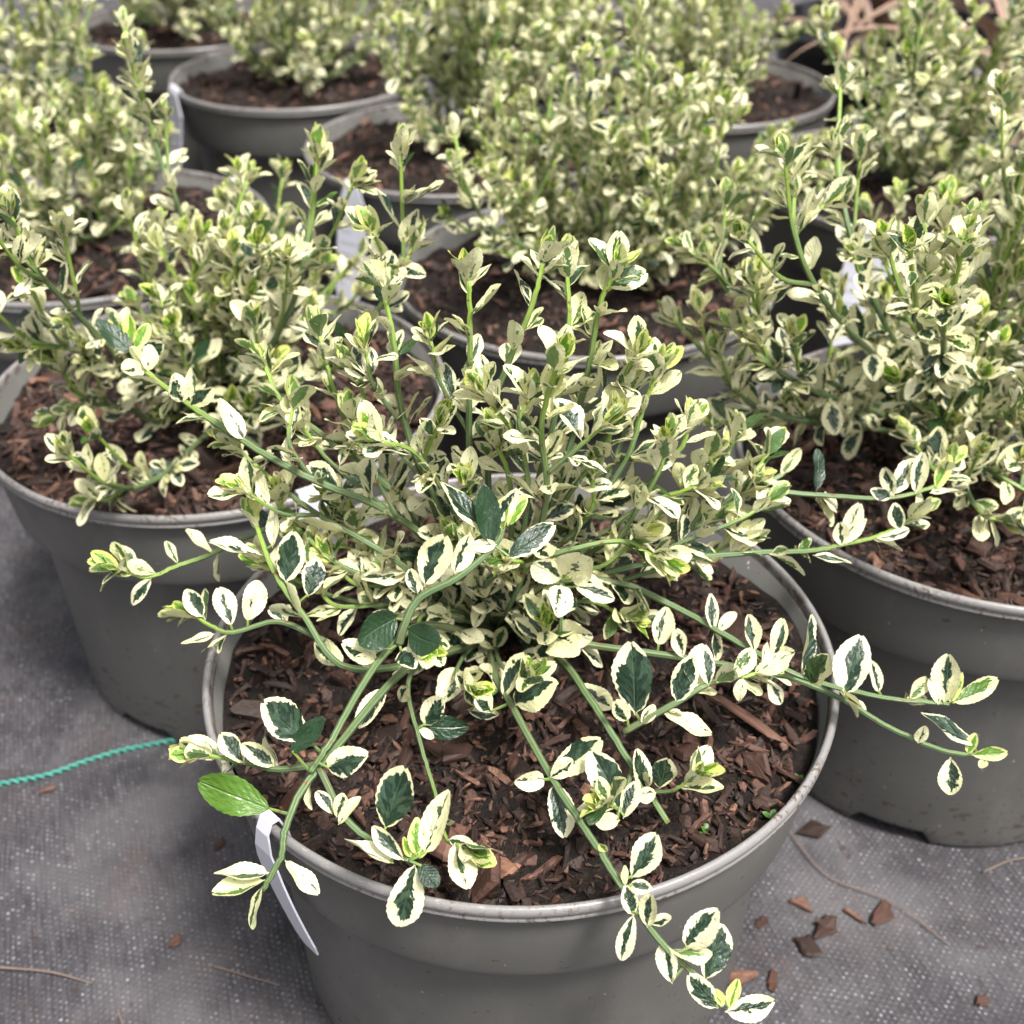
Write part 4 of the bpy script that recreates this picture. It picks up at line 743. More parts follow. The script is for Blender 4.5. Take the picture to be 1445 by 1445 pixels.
N_SHAPES = 14
HI, LO, MIDRES = [], [], []
for i in range(N_SHAPES):
    V, U, F = leaf_shape(np.random.RandomState(100 + i), 20, 2, True)
    me = mesh('leaf', V, F)
    uv = me.uv_layers.new(name='luv')
    li = np.empty(len(me.loops), int); me.loops.foreach_get('vertex_index', li)
    uv.data.foreach_set('uv', U[li].ravel())
    me.materials.append(MAT['leaf'])
    HI.append(me)
    V, U, F = leaf_shape(np.random.RandomState(100 + i), 6, 1, False)
    LO.append((V, U, np.array(F)))
    V, U, F = leaf_shape(np.random.RandomState(100 + i), 12, 1, True)
    MIDRES.append((V, U, np.array(F)))

class LeafSet:
    def __init__(self):
        self.rows = []     # branch, base, axis, normal, length, width, seed, green, young, forced
    def add(self, br, base, ax, nor, L, W, seed, g, y, forced=False):
        self.rows.append((br, np.array(base), np.array(ax), np.array(nor), L, W, seed, g, y, forced))

def unit(v):
    return v / (np.linalg.norm(v) + 1e-12)

def random_green(rs):
    x = rs.rand()
    if x < .045: return rs.uniform(1.0, 1.2)
    return rs.uniform(.12, .36) if x < .50 else rs.uniform(.34, .68)

def leaf_off(ls, rs, br, p, T, rad, ang, L, W, g, y, up=.55):
    D = unit(T * math.cos(ang) + rad * math.sin(ang) + np.array([rs.normal(0, .14), rs.normal(0, .14), rs.normal(0, .10)]))
    Nn = T * math.sin(ang) - rad * math.cos(ang) + np.array([0, 0, up + .7 * (1 - abs(T[2]))]) + rs.normal(0, .22, 3)
    Nn = unit(Nn - D * (Nn @ D))
    ls.add(br, p, D, Nn, L, W, rs.rand(), g, y)

def dress(ls, rs, br, P, dens, tip, start, size=1.0, more=1.0):
    """Leaves along one shoot: a leaf and a tuft of smaller ones at each node, a rosette at the tip."""
    T, N, B = frames(P)
    seg = np.r_[0, np.cumsum(np.linalg.norm(np.diff(P, axis=0), axis=1))]
    Ltot = seg[-1]
    if dens > 0:
        s = Ltot * start + rs.uniform(0, .004)
        a = rs.uniform(0, 6.28)
        while s < Ltot - .003:
            i = min(len(P) - 2, np.searchsorted(seg, s) - 1 if s > 0 else 0); i = max(i, 0)
            f = (s - seg[i]) / max(1e-9, seg[i + 1] - seg[i])
            p = P[i] * (1 - f) + P[i + 1] * f
            t = T[i]; rad = unit(N[i] * math.cos(a) + B[i] * math.sin(a))
            near = s / Ltot
            L = size * rs.uniform(.0100, .0185) * (1 - .30 * max(0, near - .6) / .4)
            yg = max(0, (near - .65)) * 1.5 * rs.rand()
            leaf_off(ls, rs, br, p + rad * .0008, t, rad, rs.uniform(.65, 1.15), L, L * rs.uniform(.40, .56), random_green(rs), yg)
            k = rs.poisson(1.7 * more)
            for j in range(k):
                b = a + rs.uniform(-1.2, 1.2)
                r2 = unit(N[i] * math.cos(b) + B[i] * math.sin(b))
                l2 = size * rs.uniform(.0055, .0125)
                leaf_off(ls, rs, br, p + rad * .0008 + t * rs.uniform(0, .002), t, r2, rs.uniform(.3, 1.25), l2, l2 * rs.uniform(.42, .62), random_green(rs) * .9, yg + .2 * (rs.rand() < .2))
            a += 2.4 + rs.normal(0, .35)
            s += rs.uniform(.0065, .0120) / dens
    if tip:
        p, t = P[-1], T[-1]
        a = rs.uniform(0, 6.28)
        for j in range(5):
            rad = unit(N[-1] * math.cos(a) + B[-1] * math.sin(a))
            L = size * rs.uniform(.0085, .0145)
            leaf_off(ls, rs, br, p - t * .0025 * (j % 3), t, rad, rs.uniform(.5, .95), L, L * rs.uniform(.45, .62), random_green(rs), rs.uniform(0, .2))
            a += 2.4
        for j in range(6):
            rad = unit(N[-1] * math.cos(a) + B[-1] * math.sin(a))
            L = size * rs.uniform(.0058, .0118)
            leaf_off(ls, rs, br, p + t * .001, t, rad, rs.uniform(.12, .42), L, L * rs.uniform(.40, .55), rs.uniform(.3, .8), rs.uniform(.75, 1), up=.1)
            a += 1.7

def plant_leaves(ls, branches, root, limit=300, fine=False):
    """The leaves that show largest become single objects; the rest is one foliage part."""
    o = np.array(root.location)
    cp = np.array(CAM_POS)
    pts = np.array([r[1] + r[2] * r[4] * .5 for r in ls.rows])
    cen = pts.mean(axis=0)
    tc = unit(cp - cen)
    dist = np.linalg.norm(pts - cp, axis=1)
    out = ((pts - cen) @ tc)
    face = np.array([.35 + abs(r[3] @ unit(cp - r[1])) for r in ls.rows])
    rank = np.array([r[4] * math.sqrt(r[4] * r[5]) / r[4] for r in ls.rows]) / dist * face * (1 + np.clip(out / .08, -.8, 1.2))
    rank += np.array([1e3 if r[9] else 0 for r in ls.rows])
    order = np.argsort(-rank)
    single = set(order[:limit].tolist())
    VV, UU, FF, DD, off = [], [], [], [], 0
    for i, (br, b, ax, nor, L, W, seed, g, y, forced) in enumerate(ls.rows):
        sd = np.cross(nor, ax)
        k = int(seed * 9973) % N_SHAPES
        if i in single:
            q = obj('leaf', HI[k], None, branches[br])
            M = Matrix.Identity(4)
            for c, vec in enumerate((ax * L, sd * W, nor * (.45 * L + .45 * W))):
                for r_ in range(3): M[r_][c] = vec[r_]
            for r_ in range(3): M[r_][3] = b[r_] - o[r_]
            q.matrix_local = M
            q.color = (seed, g, min(1, y), 1)
        else:
            V, U, F = (MIDRES if fine else LO)[k]
            VV.append(V[:, :1] * (ax * L) + V[:, 1:2] * (sd * W) + V[:, 2:3] * (nor * (.45 * L + .45 * W)) + (b - o))
            UU.append(U); FF.append(F + off); off += len(V)
            DD.append(np.tile([seed, g, min(1, y), 1], (len(V), 1)))
    if VV:
        V = np.vstack(VV); U = np.vstack(UU); F = np.vstack(FF); D = np.vstack(DD)
        me = bpy.data.meshes.new('foliage')
        me.vertices.add(len(V)); me.vertices.foreach_set('co', V.ravel())
        me.loops.add(F.size); me.loops.foreach_set('vertex_index', F.ravel())
        me.polygons.add(len(F))
        me.polygons.foreach_set('loop_start', np.arange(0, F.size, 4))
        me.polygons.foreach_set('use_smooth', np.ones(len(F), bool))
        me.update(calc_edges=True)
        uv = me.uv_layers.new(name='luv'); uv.data.foreach_set('uv', U[F.ravel()].ravel())
        at = me.attributes.new('ldat', 'FLOAT_COLOR', 'POINT'); at.data.foreach_set('color', D.ravel())
        tag(obj('foliage', me, MAT['foliage'], root), kind='stuff')

# ------------------------------------------------------------------ the ground
def build_ground():
    c = [-30, -12, -5, -2.5, -1.4] + list(np.arange(-1.0, 1.001, .02)) + [1.4, 2.5, 5, 12, 30]
    d = [-30, -12, -5, -2, -.6, -.1] + list(np.arange(.06, 1.601, .02)) + [1.8, 2.2, 3, 5, 12, 30]
    V = []
    for y in d:
        for x in c:
            near = 1 if (abs(x) < 1.05 and 0 < y < 1.7) else 0
            z = near * (.0016 * noise.noise((x * 9, y * 9, .3)) + .0010 * noise.noise((x * 26, y * 26, 2.))) - .0012
            V.append((x, y, z))
    w = len(c)
    F = [(j * w + i, j * w + i + 1, (j + 1) * w + i + 1, (j + 1) * w + i) for j in range(len(d) - 1) for i in range(w - 1)]
    g = obj('ground', mesh('ground', V, F), MAT['fabric'])
    tag(g, 'grey woven ground cover fabric under the pots', None, None, 'structure')
    # the teal marker thread stitched through the fabric
    path = spline([(-.3400, .397, 0), (-.288, .4144, 0), (-.2682, .4209, 0), (-.2475, .4262, 0), (-.2319, .4345, 0), (-.2129, .4431, 0), (-.1859, .4507, 0), (-.150, .462, 0)], 12)
    sl = np.r_[0, np.cumsum(np.linalg.norm(np.diff(path, axis=0), axis=1))]
    tb = Tubes()
    s = 0.; i = 0
    pitch = .0043
    while s + pitch * 1.5 < sl[-1]:
        a = np.array([np.interp(s, sl, path[:, q]) for q in range(3)]); b = np.array([np.interp(s + pitch * 1.35, sl, path[:, q]) for q in range(3)])
        dr = unit(b - a); sd = np.array([-dr[1], dr[0], 0])
        zz = .0007
        tb.add([a + sd * .0010 + [0, 0, zz - .0008], a * .7 + b * .3 + sd * .0007 + [0, 0, zz + .0005], a * .3 + b * .7 - sd * .0003 + [0, 0, zz + .0006], b - sd * .0012 + [0, 0, zz - .0008]], .0008, .0007, 6)
        s += pitch; i += 1
    tb.build('marker_thread', MAT['teal'], g)
    return g
build_ground()

# ------------------------------------------------------------------ pots
NOTCHES = [(0.35 + i * math.pi / 3, .18) for i in range(6)]
def foot(p, a, r, z):
    if z < .006:
        for c, w in NOTCHES:
            dlt = abs((a - c + math.pi) % (2 * math.pi) - math.pi)
            if dlt < w: p[2] = .0074 + z * .2
WALL = [(.092, .0085), (.0965, .0075), (.0970, .0000), (.0980, .0000), (.0985, .0022), (.0990, .010), (.1000, .040), (.1015, .080), (.1030, .1185), (.1034, .1215),
        (.1045, .1228), (.1105, .1236), (.1120, .1246), (.1127, .1262), (.1131, .129), (.1168, .1640), (.1160, .1655), (.1122, .130), (.1095, .1265), (.1015, .115), (.099, .100)]
RIM = [(.1160, .1626), (.1178, .1629), (.1191, .1634), (.1195, .1640), (.1192, .1647), (.1188, .1652), (.1193, .1660), (.1199, .1671), (.1199, .1685),
       (.1192, .1696), (.1182, .1700), (.1174, .1695), (.1169, .1682), (.1166, .1650)]
pot_wall_me = lathe('pot_wall', WALL, 120, foot)
pot_rim_me = lathe('rim', RIM, 120)
pot_wall_me.materials.append(MAT['pot']); pot_rim_me.materials.append(MAT['rim'])
base_prof = [(.0003, .0088), (.05, .0088), (.093, .0088)]
pot_base_me = lathe('base', base_prof, 60); pot_base_me.materials.append(MAT['pot'])

POT_LABEL = {
    'F': 'taupe grey plastic pot in front, nearest to the camera, with a muddy rim',
    'L': 'taupe grey plastic pot at the left, second nearest, its rim cut by the left edge',
    'R': 'taupe grey plastic pot at the right edge with mud splashes low on its side',
    'M': 'taupe grey plastic pot in the middle, directly behind the front plant',
    'P7': 'taupe grey plastic pot at the left edge behind the second nearest pot',
    'P4': 'taupe grey plastic pot behind the middle one, its left half of bark bare',
    'P10': 'taupe grey plastic pot behind the right-hand pot, half hidden by leaves',
    'P9': 'taupe grey plastic pot far back right of centre in front of the black pots',
    'P5': 'taupe grey plastic pot far back left of centre with brown bark showing',
    'P11': 'taupe grey plastic pot far back at the left edge, nearly covered by foliage',
    'P6': 'taupe grey plastic pot at the top left, farthest back of the left side',
    'P12': 'taupe grey plastic pot at the top centre, farthest back, hidden by foliage',
}
TILT = {'F': (0.4, -.8, 10), 'L': (.5, .3, 100), 'R': (0, .3, 164), 'M': (.2, 0, 40)}
for i, (key, (x, y)) in enumerate(POTS.items()):
    p = thing('plant_pot', (x, y, 0), POT_LABEL[key], 'pot', 'taupe grey pots standing in rows')
    p.rotation_euler = (0, 0, R(TILT.get(key, (0, 0, i * 37))[2]))
    obj('pot_wall', pot_wall_me, None, p); obj('rim', pot_rim_me, None, p); obj('base', pot_base_me, None, p)

# ------------------------------------------------------------------ bark compost in the pots
def chip_mesh(rs, kind):
    n = rs.randint(7, 11)
    if kind == 0:
        lx, ly, th = 1., rs.uniform(.35, .85), rs.uniform(.10, .22)
    else:
        lx, ly, th = 1., rs.uniform(.13, .26), rs.uniform(.09, .16)
    a = np.sort(rs.uniform(0, 2 * math.pi, n) * .25 + np.arange(n) * 2 * math.pi / n)
    rr = rs.uniform(.62, 1.12, n)
    x, y = np.cos(a) * rr * .5 * lx, np.sin(a) * rr * .5 * ly
    bend = rs.uniform(-.25, .25)
    V, F = [], []
    for lev, sc in ((-.5, .92), (.0, 1.05), (.5, .82)):
        for i in range(n):
            V.append((x[i] * sc, y[i] * sc, lev * th + bend * x[i] * x[i] + rs.uniform(-.03, .03)))
    V.append((0, 0, -.5 * th)); V.append((rs.uniform(-.1, .1), 0, .5 * th + rs.uniform(-.02, .05)))
    for l in range(2):
        for i in range(n):
            k = (i + 1) % n
            F.append((l * n + i, l * n + k, (l + 1) * n + k, (l + 1) * n + i))
    for i in range(n):
        k = (i + 1) % n
        F.append((k, i, 3 * n)); F.append((2 * n + i, 2 * n + k, 3 * n + 1))
    return np.array(V), F
CHIPS = []
for i in range(24):
    V, F = chip_mesh(np.random.RandomState(i + 7), 0 if i % 3 else 1)
    me = mesh('bark_chip', V, F, False); me.materials.append(MAT['chip'])
    CHIPS.append((V, F, me))

def soil_height(x, y, seed):
    r = math.hypot(x, y)
    return RIM_Z - .0128 + .0080 * noise.noise((x * 30 + seed, y * 26, seed)) + .0045 * noise.noise((x * 80, y * 75, seed + 3)) + .004 * max(0, 1 - (r / .05) ** 2)

def rot(rs, flat):
    return (Matrix.Rotation(rs.uniform(0, 6.28), 3, 'Z') @ Matrix.Rotation(rs.normal(0, flat), 3, 'X') @ Matrix.Rotation(rs.normal(0, flat), 3, 'Y'))

def build_compost(key, seed, n_single, n_rest, label):
    cx, cy = POTS[key]
    rs = np.random.RandomState(seed)
    V, F = [], []
    seg, rings = 72, 26
    for i in range(rings + 1):
        r = .1140 * (i / rings)
        for j in range(seg):
            a = 2 * math.pi * j / seg
            x, y = r * math.cos(a), r * math.sin(a)
            V.append((x, y, soil_height(x, y, seed) + (rs.normal(0, .0006) if 0 < i < rings else 0)))
    for i in range(rings):
        for j in range(seg):
            k = (j + 1) % seg
            F.append((i * seg + j, (i + 1) * seg + j, (i + 1) * seg + k, i * seg + k))
    root = obj('bark_compost', mesh('bark_compost', V, F), MAT['compost'], None, (cx, cy, 0))
    tag(root, label, 'compost', 'bark compost filling the pots', 'stuff')
    def place(i, big):
        r = .110 * math.sqrt(rs.rand()); a = rs.uniform(0, 6.28)
        x, y = r * math.cos(a), r * math.sin(a)
        s = big * rs.lognormal(0, .55)
        s = min(s, .024, (.1130 - r) * 1.6 + .004)
        m = rot(rs, .62)
        return x, y, s, m
    for i in range(n_single):
        k = rs.randint(len(CHIPS))
        x, y, s, m = place(i, .0062)
        q = obj('bark_chip', CHIPS[k][2], None, root)
        M = (m @ Matrix.Scale(s * (1.7 if k % 3 == 0 else 1), 3)).to_4x4()
        M.translation = (x, y, soil_height(x, y, seed) + .0012 + s * .08)
        q.matrix_local = M
    VV, FF, CC, off = [], [], [], 0
    for i in range(n_rest):
        k = rs.randint(len(CHIPS))
        x, y, s, m = place(i, .0037)
        V, F, _ = CHIPS[k]
        s *= (1.9 if k % 3 == 0 else 1)
        W = (V * s) @ np.array(m).T + np.array([x, y, soil_height(x, y, seed) + abs(rs.normal(0, .0011))])
        VV.append(W); FF += [tuple(q + off for q in f) for f in F]; off += len(V)
        CC += [float(rs.rand() ** 1.7)] * len(V)
    me = mesh('bark_crumbs', np.vstack(VV), FF, False)
    at = me.attributes.new('cdat', 'FLOAT', 'POINT'); at.data.foreach_set('value', CC)
    tag(obj('bark_crumbs', me, MAT['chips'], root), kind='stuff')
    return root, rs

where = {'F': 'front pot', 'L': 'second pot at the left', 'R': 'right-hand pot', 'M': 'middle pot', 'P7': 'left-edge pot', 'P4': 'pot behind the middle one',
         'P10': 'pot behind the right-hand one', 'P9': 'far pot right of centre', 'P5': 'far pot left of centre', 'P11': 'far pot at the left edge',
         'P6': 'farthest pot at the top left', 'P12': 'farthest pot at the top centre'}
singles = {'F': 300, 'L': 240, 'R': 240, 'M': 160, 'P4': 140, 'P5': 90, 'P7': 90, 'P9': 80, 'P10': 80}
SOIL = {}
for i, key in enumerate(POTS):
    SOIL[key], _ = build_compost(key, 11 + i, singles.get(key, 40), 5000 if key in 'FLR' else 1600, 'dark brown bark compost filling the ' + where[key])

def long_chip(key, a, b, w, k=0, seed=0):
    cx, cy = POTS[key]
    A, B_ = Vector(a) - Vector((cx, cy, 0)), Vector(b) - Vector((cx, cy, 0))
    m = (A + B_) / 2
    A.z = soil_height(A.x, A.y, 11 + list(POTS).index(key)) + .004; B_.z = soil_height(B_.x, B_.y, 11 + list(POTS).index(key)) + .004
    m.z = max(soil_height(m.x, m.y, 11 + list(POTS).index(key)) + .0035, (A.z + B_.z) / 2)
    ax = (B_ - A); L = ax.length; ax.normalize()
    sd = Vector((0, 0, 1)).cross(ax).normalized(); up = ax.cross(sd)
    q = obj('bark_chip', CHIPS[k][2], None, SOIL[key])
    ys = np.ptp(CHIPS[k][0][:, 1])
    M = Matrix.Identity(4)
    for c, vec in enumerate((ax * L, sd * (w / ys), up * w * 1.8)):
        for r_ in range(3): M[r_][c] = vec[r_]
    M.translation = m
    q.matrix_local = M
long_chip('F', (.071, .3181, .154), (.0989, .2878, .154), .0050, 0)
long_chip('F', (.0661, .3209, .153), (.075, .2976, .153), .0040, 3)
long_chip('F', (.098, .3039, .154), (.1019, .2901, .154), .0038, 6)
long_chip('F', (.1000, .3130, .154), (.1090, .3058, .154), .0040, 9)
long_chip('F', (-.030, .2560, .152), (-.0160, .2450, .152), .0130, 1)
long_chip('F', (-.008, .2440, .152), (.0010, .2390, .152), .0080, 4)
long_chip('F', (.0684, .266, .152), (.0773, .277, .152), .0035, 12)
long_chip('R', (.2020, .4150, .154), (.2040, .4000, .154), .0120, 2)
long_chip('R', (.1990, .3960, .154), (.2110, .3920, .154), .0080, 5)
long_chip('R', (.2120, .3900, .154), (.2240, .3860, .154), .0090, 8)
long_chip('R', (.1680, .4250, .154), (.1740, .4200, .154), .0080, 7)

# ------------------------------------------------------------------ the front shrub, branch by branch
def build_front():
    rs = np.random.RandomState(4)
    cx, cy = -.009, .364
    root = thing('variegated_shrub', (cx, cy, .1520), 'sprawling cream and green variegated shrub in the front pot, sharp in focus', 'shrub', 'variegated shrubs')
    o = np.array(root.location)
    ls = LeafSet()
    paths, tubes = {}, {}
    for b, (pts, r0, r1, dens, tip) in FRONT_BRANCHES.items():
        P = spline(pts, 10)
        n = len(P)
        P = P + np.array([[rs.normal(0, .00022), rs.normal(0, .00022), rs.normal(0, .00022)] if i % 3 == 0 else [0, 0, 0] for i in range(n)]) * np.linspace(0, 1, n)[:, None]
        paths[b] = P
        tb = Tubes(); tb.add(P - o, r0 * .001, r1 * .001 * .8, 10, 0, 1 if tip else .6)
        tubes[b] = tb
    for row in FRONT_LEAVES:
        b = row[0]
        base, foot_, ax, nor = np.array(row[1:4]), np.array(row[4:7]), np.array(row[7:10]), np.array(row[10:13])
        L, W, g, y = row[13:17]
        W *= .90
        if np.linalg.norm(base - foot_) > .0022:
            mid = (base + foot_) / 2 + ax * .0005
            tubes[b].add(spline([foot_ - o, mid - o, base + ax * .001 - o], 4), .0006, .0004, 6, .5, .9)
        ls.add(b, base, unit(ax), unit(nor), L, W, rs.rand(), g, y, True)
    for b, (pts, r0, r1, dens, tip) in FRONT_BRANCHES.items():
        dress(ls, rs, b, paths[b], dens * (1.15 if dens >= .7 else 1), tip, .27 if dens >= .7 else .3, 1.0, .9 if dens > .5 else .6)
    br = {b: tubes[b].build('branch', MAT['stem'], root) for b in tubes}
    plant_leaves(ls, br, root, 300, True)
    return len(ls.rows)
N_FRONT = build_front()

# ------------------------------------------------------------------ the shrubs behind
def build_shrub(key, label, seed, stems, height, spread, limit, lean=(0, 0), extra=(), size=1.0, dens=1.0, base=None):
    rs = np.random.RandomState(seed)
    cx, cy = POTS[key] if base is None else base
    z0 = RIM_Z - .0165
    root = thing('variegated_shrub', (cx, cy, z0), label, 'shrub', 'variegated shrubs')
    o = np.array(root.location)
    ls = LeafSet(); tubes = {}
    b = 0
    def shoot(b, P, r0, r1, d, start, t0):
        tubes[b].add(P - o, r0, r1, 6, t0, 1)
        dress(ls, rs, b, P, d, 1, start, size)
    for sh in extra:
        P = spline(sh, 8)
        P[0] = o + rs.normal(0, .006, 3) * [1, 1, 0]
        P = spline([P[0], *P[len(P) // 5::max(1, len(P) // 6)], P[-1]], 7)
        tubes[b] = Tubes(); shoot(b, P, .0016, .0008, dens, .32, 0)
        for q in range(3):
            t = rs.uniform(.35, .8); i = int(t * (len(P) - 1)); tt = unit(P[i + 1] - P[i])
            d = unit(tt + rs.normal(0, .65, 3) + [0, 0, .5]); l = rs.uniform(.015, .035)
            S = spline([P[i], P[i] + d * l * .5, P[i] + (d + np.array([0, 0, .35])) * l], 5)
            shoot(b, S, .0010, .0007, dens, .15, .5)
        b += 1
    for s in range(stems):
        az = 2 * math.pi * (s + rs.uniform(-.35, .35)) / stems * 2.0 + (s % 2) * .4
        out = (rs.uniform(.55, 1.0) if s % 3 else rs.uniform(.08, .5))
        h = height * (1.05 - .45 * out ** 2) * rs.uniform(.78, 1.1)
        d = np.array([math.cos(az), math.sin(az), 0]); ln = np.array([lean[0], lean[1], 0])
        q0 = o + rs.normal(0, .007, 3) * [1, 1, 0]
        w = np.array([rs.normal(0, .008), rs.normal(0, .008), 0])
        P = spline([q0, q0 + d * out * spread * .36 + [0, 0, h * .22] + ln * .15, q0 + d * out * spread * .70 + [0, 0, h * .55] + ln * .5 + w, q0 + d * out * spread + [0, 0, h] + ln], 9)
        tubes[b] = Tubes(); shoot(b, P, .0017, .0009, dens, .20, 0)
        for q in range(rs.randint(4, 7)):
            t = rs.uniform(.16, .92); i = min(len(P) - 2, int(t * (len(P) - 1))); tt = unit(P[i + 1] - P[i])
            dd = unit(tt * .8 + rs.normal(0, .6, 3) + d * .3 + [0, 0, .45]); l = rs.uniform(.018, .048)
            S = spline([P[i], P[i] + dd * l * .5, P[i] + (dd + np.array([0, 0, .4])) * l], 5)
            S[:, 2] = np.maximum(S[:, 2], z0 + .004)
            shoot(b, S, .0011, .0007, dens, .15, .5)
        b += 1
    br = {k: t.build('branch', MAT['stem'], root) for k, t in tubes.items()}
    plant_leaves(ls, br, root, limit)
    return len(ls.rows)

X = EXTRA_SHOOTS
build_shrub('L', 'bushy cream variegated shrub at the left, right behind the front shrub', 21, 13, .100, .100, 300, (.026, .0), X['L'], 1.0)
build_shrub('R', 'cream variegated shrub at the right edge with long upright shoots', 22, 13, .125, .100, 300, (.005, .01), X['R'], 1.0, 1.0, (.2200, .5000))
build_shrub('M', 'dense rounded cream variegated shrub in the middle behind the front shrub', 23, 27, .122, .112, 300, (.012, .012), X['M'], .86, 1.15, (.0720, .7050))
build_shrub('P7', 'cream variegated shrub at the left edge with one tall shoot', 24, 13, .120, .115, 300, (-.01, .02), X['P7'], .95)
build_shrub('P4', 'tall cream variegated shrub behind the middle one, its bare lower stems showing', 25, 18, .150, .095, 260, (.02, 0), (), .95, 1.0, (-.025, .955))
build_shrub('P10', 'cream variegated shrub at the upper right in front of the black pots', 26, 14, .125, .105, 300, (.03, .0), X['P10'], 1.0)
build_shrub('P9', 'blurred cream variegated shrub far back right of centre', 27, 22, .115, .120, 200, (-.035, .01), (), .85, 1.1)
build_shrub('P5', 'blurred cream variegated shrub far back left of centre above bare bark', 28, 20, .150, .130, 200, (.02, .03), (), .95)
build_shrub('P11', 'blurred cream variegated shrub at the far left edge', 29, 20, .155, .140, 200, (0, 0), (), .95)
build_shrub('P6', 'blurred cream variegated shrub at the top left corner', 30, 20, .145, .135, 120, (0, 0), (), .95)
build_shrub('P12', 'blurred cream variegated shrub at the top centre, farthest back', 31, 18, .105, .115, 150, (0, 0), (), .95)

# ------------------------------------------------------------------ plant labels hooked over the rims
def build_label(key, az, width, length, flare, label, printed=True, drop=0.0):
    cx, cy = POTS[key]
    th = .0007
    prof = [(.1125, RIM_Z - .022), (.1140, RIM_Z - .006), (.1165, RIM_Z + .0018), (.1195, RIM_Z + .0022), (.1216, RIM_Z - .002), (.1225, RIM_Z - .010)]
    n = 9
    for i in range(1, n + 1):
        t = i / n
        prof.append((.1225 + flare * t ** 1.3, RIM_Z - .010 - (length - .010) * t))
    P = np.array(prof)
    T = np.gradient(P, axis=0); T /= np.linalg.norm(T, axis=1, keepdims=True)
    Nn = np.stack([-T[:, 1], T[:, 0]], 1)
    V, F = [], []
    m = len(P)
    for i in range(m):
        t = i / (m - 1)
        w = width * (.55 if i < 5 else (.55 + .45 * min(1, (i - 4) / 2)))
        if i == m - 1: w *= .72
        for sgn in (0, 1):
            for yy in (-.5, -.17, .17, .5):
                q = P[i] + Nn[i] * th * (sgn - .5)
                V.append((q[0], yy * w, q[1]))
    for i in range(m - 1):
        for j in range(3):
            a = i * 8 + j; F.append((a, a + 1, a + 9, a + 8)); F.append((a + 4, a + 12, a + 13, a + 5))
        F.append((i * 8, i * 8 + 8, i * 8 + 12, i * 8 + 4)); F.append((i * 8 + 3, i * 8 + 7, i * 8 + 15, i * 8 + 11))
    F.append((0, 4, 5, 1)); F.append((1, 5, 6, 2)); F.append((2, 6, 7, 3))
    e = (m - 1) * 8
    F += [(e, e + 1, e + 5, e + 4), (e + 1, e + 2, e + 6, e + 5), (e + 2, e + 3, e + 7, e + 6)]
    o = thing('plant_label', (cx, cy, 0), label, 'plant label', 'white plant labels')
    o.rotation_euler = (0, 0, az)
    obj('label_plate', mesh('label_plate', V, F, False), MAT['label'], o)
    if printed:
        rs = np.random.RandomState(int(az * 100) % 999)
        Vp, Fp = [], []
        for i in range(8, m - 2):
            c = P[i] + (Nn[i] * -(th * .5 + .0002) if Nn[i][0] < 0 else Nn[i] * (th * .5 + .0002))
            y0, y1 = -.38 * width, (-.38 + rs.uniform(.3, .72)) * width
            for hh in (-.0006, .0006):
                for yy in (y0, y1):
                    Vp.append((c[0] + T[i][0] * hh, yy, c[1] + T[i][1] * hh))
            k = len(Vp) - 4
            Fp.append((k, k + 1, k + 3, k + 2))
        obj('faint_print', mesh('faint_print', Vp, Fp, False), MAT['print_'], o)
    return o
build_label('F', R(226), .011, .076, -.011, 'white label hooked over the front pot, seen nearly edge on', False)
build_label('L', math.atan2(-.112, .072), .030, .085, .010, 'white label on the left pot peeping out above the front rim')
build_label('P4', math.atan2(-.100, -.074), .028, .085, .014, 'white label hanging on the pot behind the middle one')
build_label('P10', math.atan2(-.115, -.060), .034, .080, .020, 'pale label between the middle and right-hand pots')
build_label('P5', math.atan2(-.060, -.105), .045, .075, .012, 'pale label on the far pot left of centre')
build_label('P7', math.atan2(.085, .085), .030, .050, .010, 'pale label at the back of the left-edge pot')

# ------------------------------------------------------------------ black pots with strap leaved plants behind
BLACK = [(-.001, 0), (.06, .0), (.098, .002), (.099, .010), (.112, .150), (.118, .151), (.119, .166), (.116, .168), (.111, .166), (.106, .145), (.001, .142)]
BLACK[0] = (.001, 0.0)
black_me = lathe('pot_wall', BLACK, 64); black_me.materials.append(MAT['black'])
def strap_plant(loc, seed, label, nleaf=26):
    rs = np.random.RandomState(seed)
    root = thing('strap_leaved_plant', loc, label, 'plant', 'bronze strap leaved plants')
    for i in range(nleaf):
        az = rs.uniform(0, 6.28); L = rs.uniform(.16, .36); el = rs.uniform(.25, 1.25)
        w = rs.uniform(.006, .012)
        d = np.array([math.cos(az), math.sin(az), 0.])
        sd = np.array([-d[1], d[0], 0.])
        V, F, U = [], [], []
        n = 12
        p = d * .01
        for k in range(n + 1):
            t = k / n
            e = el - 1.5 * t ** 1.6
            if k: p = p + (d * math.cos(e) + np.array([0, 0, math.sin(e)])) * L / n
            ww = w * (1 - t ** 3) * (.6 + .4 * min(1, t * 4)) + .0004
            lift = .25 * ww
            for u in (-1, 0, 1):
                V.append(p + sd * ww * u + np.array([0, 0, lift * abs(u)])); U.append(((u + 1) / 2, t))
        for k in range(n):
            for j in range(2):
                F.append((k * 3 + j, k * 3 + j + 1, k * 3 + 4 + j, k * 3 + 3 + j))
        me = mesh('strap_leaf', V, F)
        uv = me.uv_layers.new(name='luv')
        for lp in me.loops: uv.data[lp.index].uv = U[lp.vertex_index]
        obj('strap_leaf', me, MAT['strap'], root)
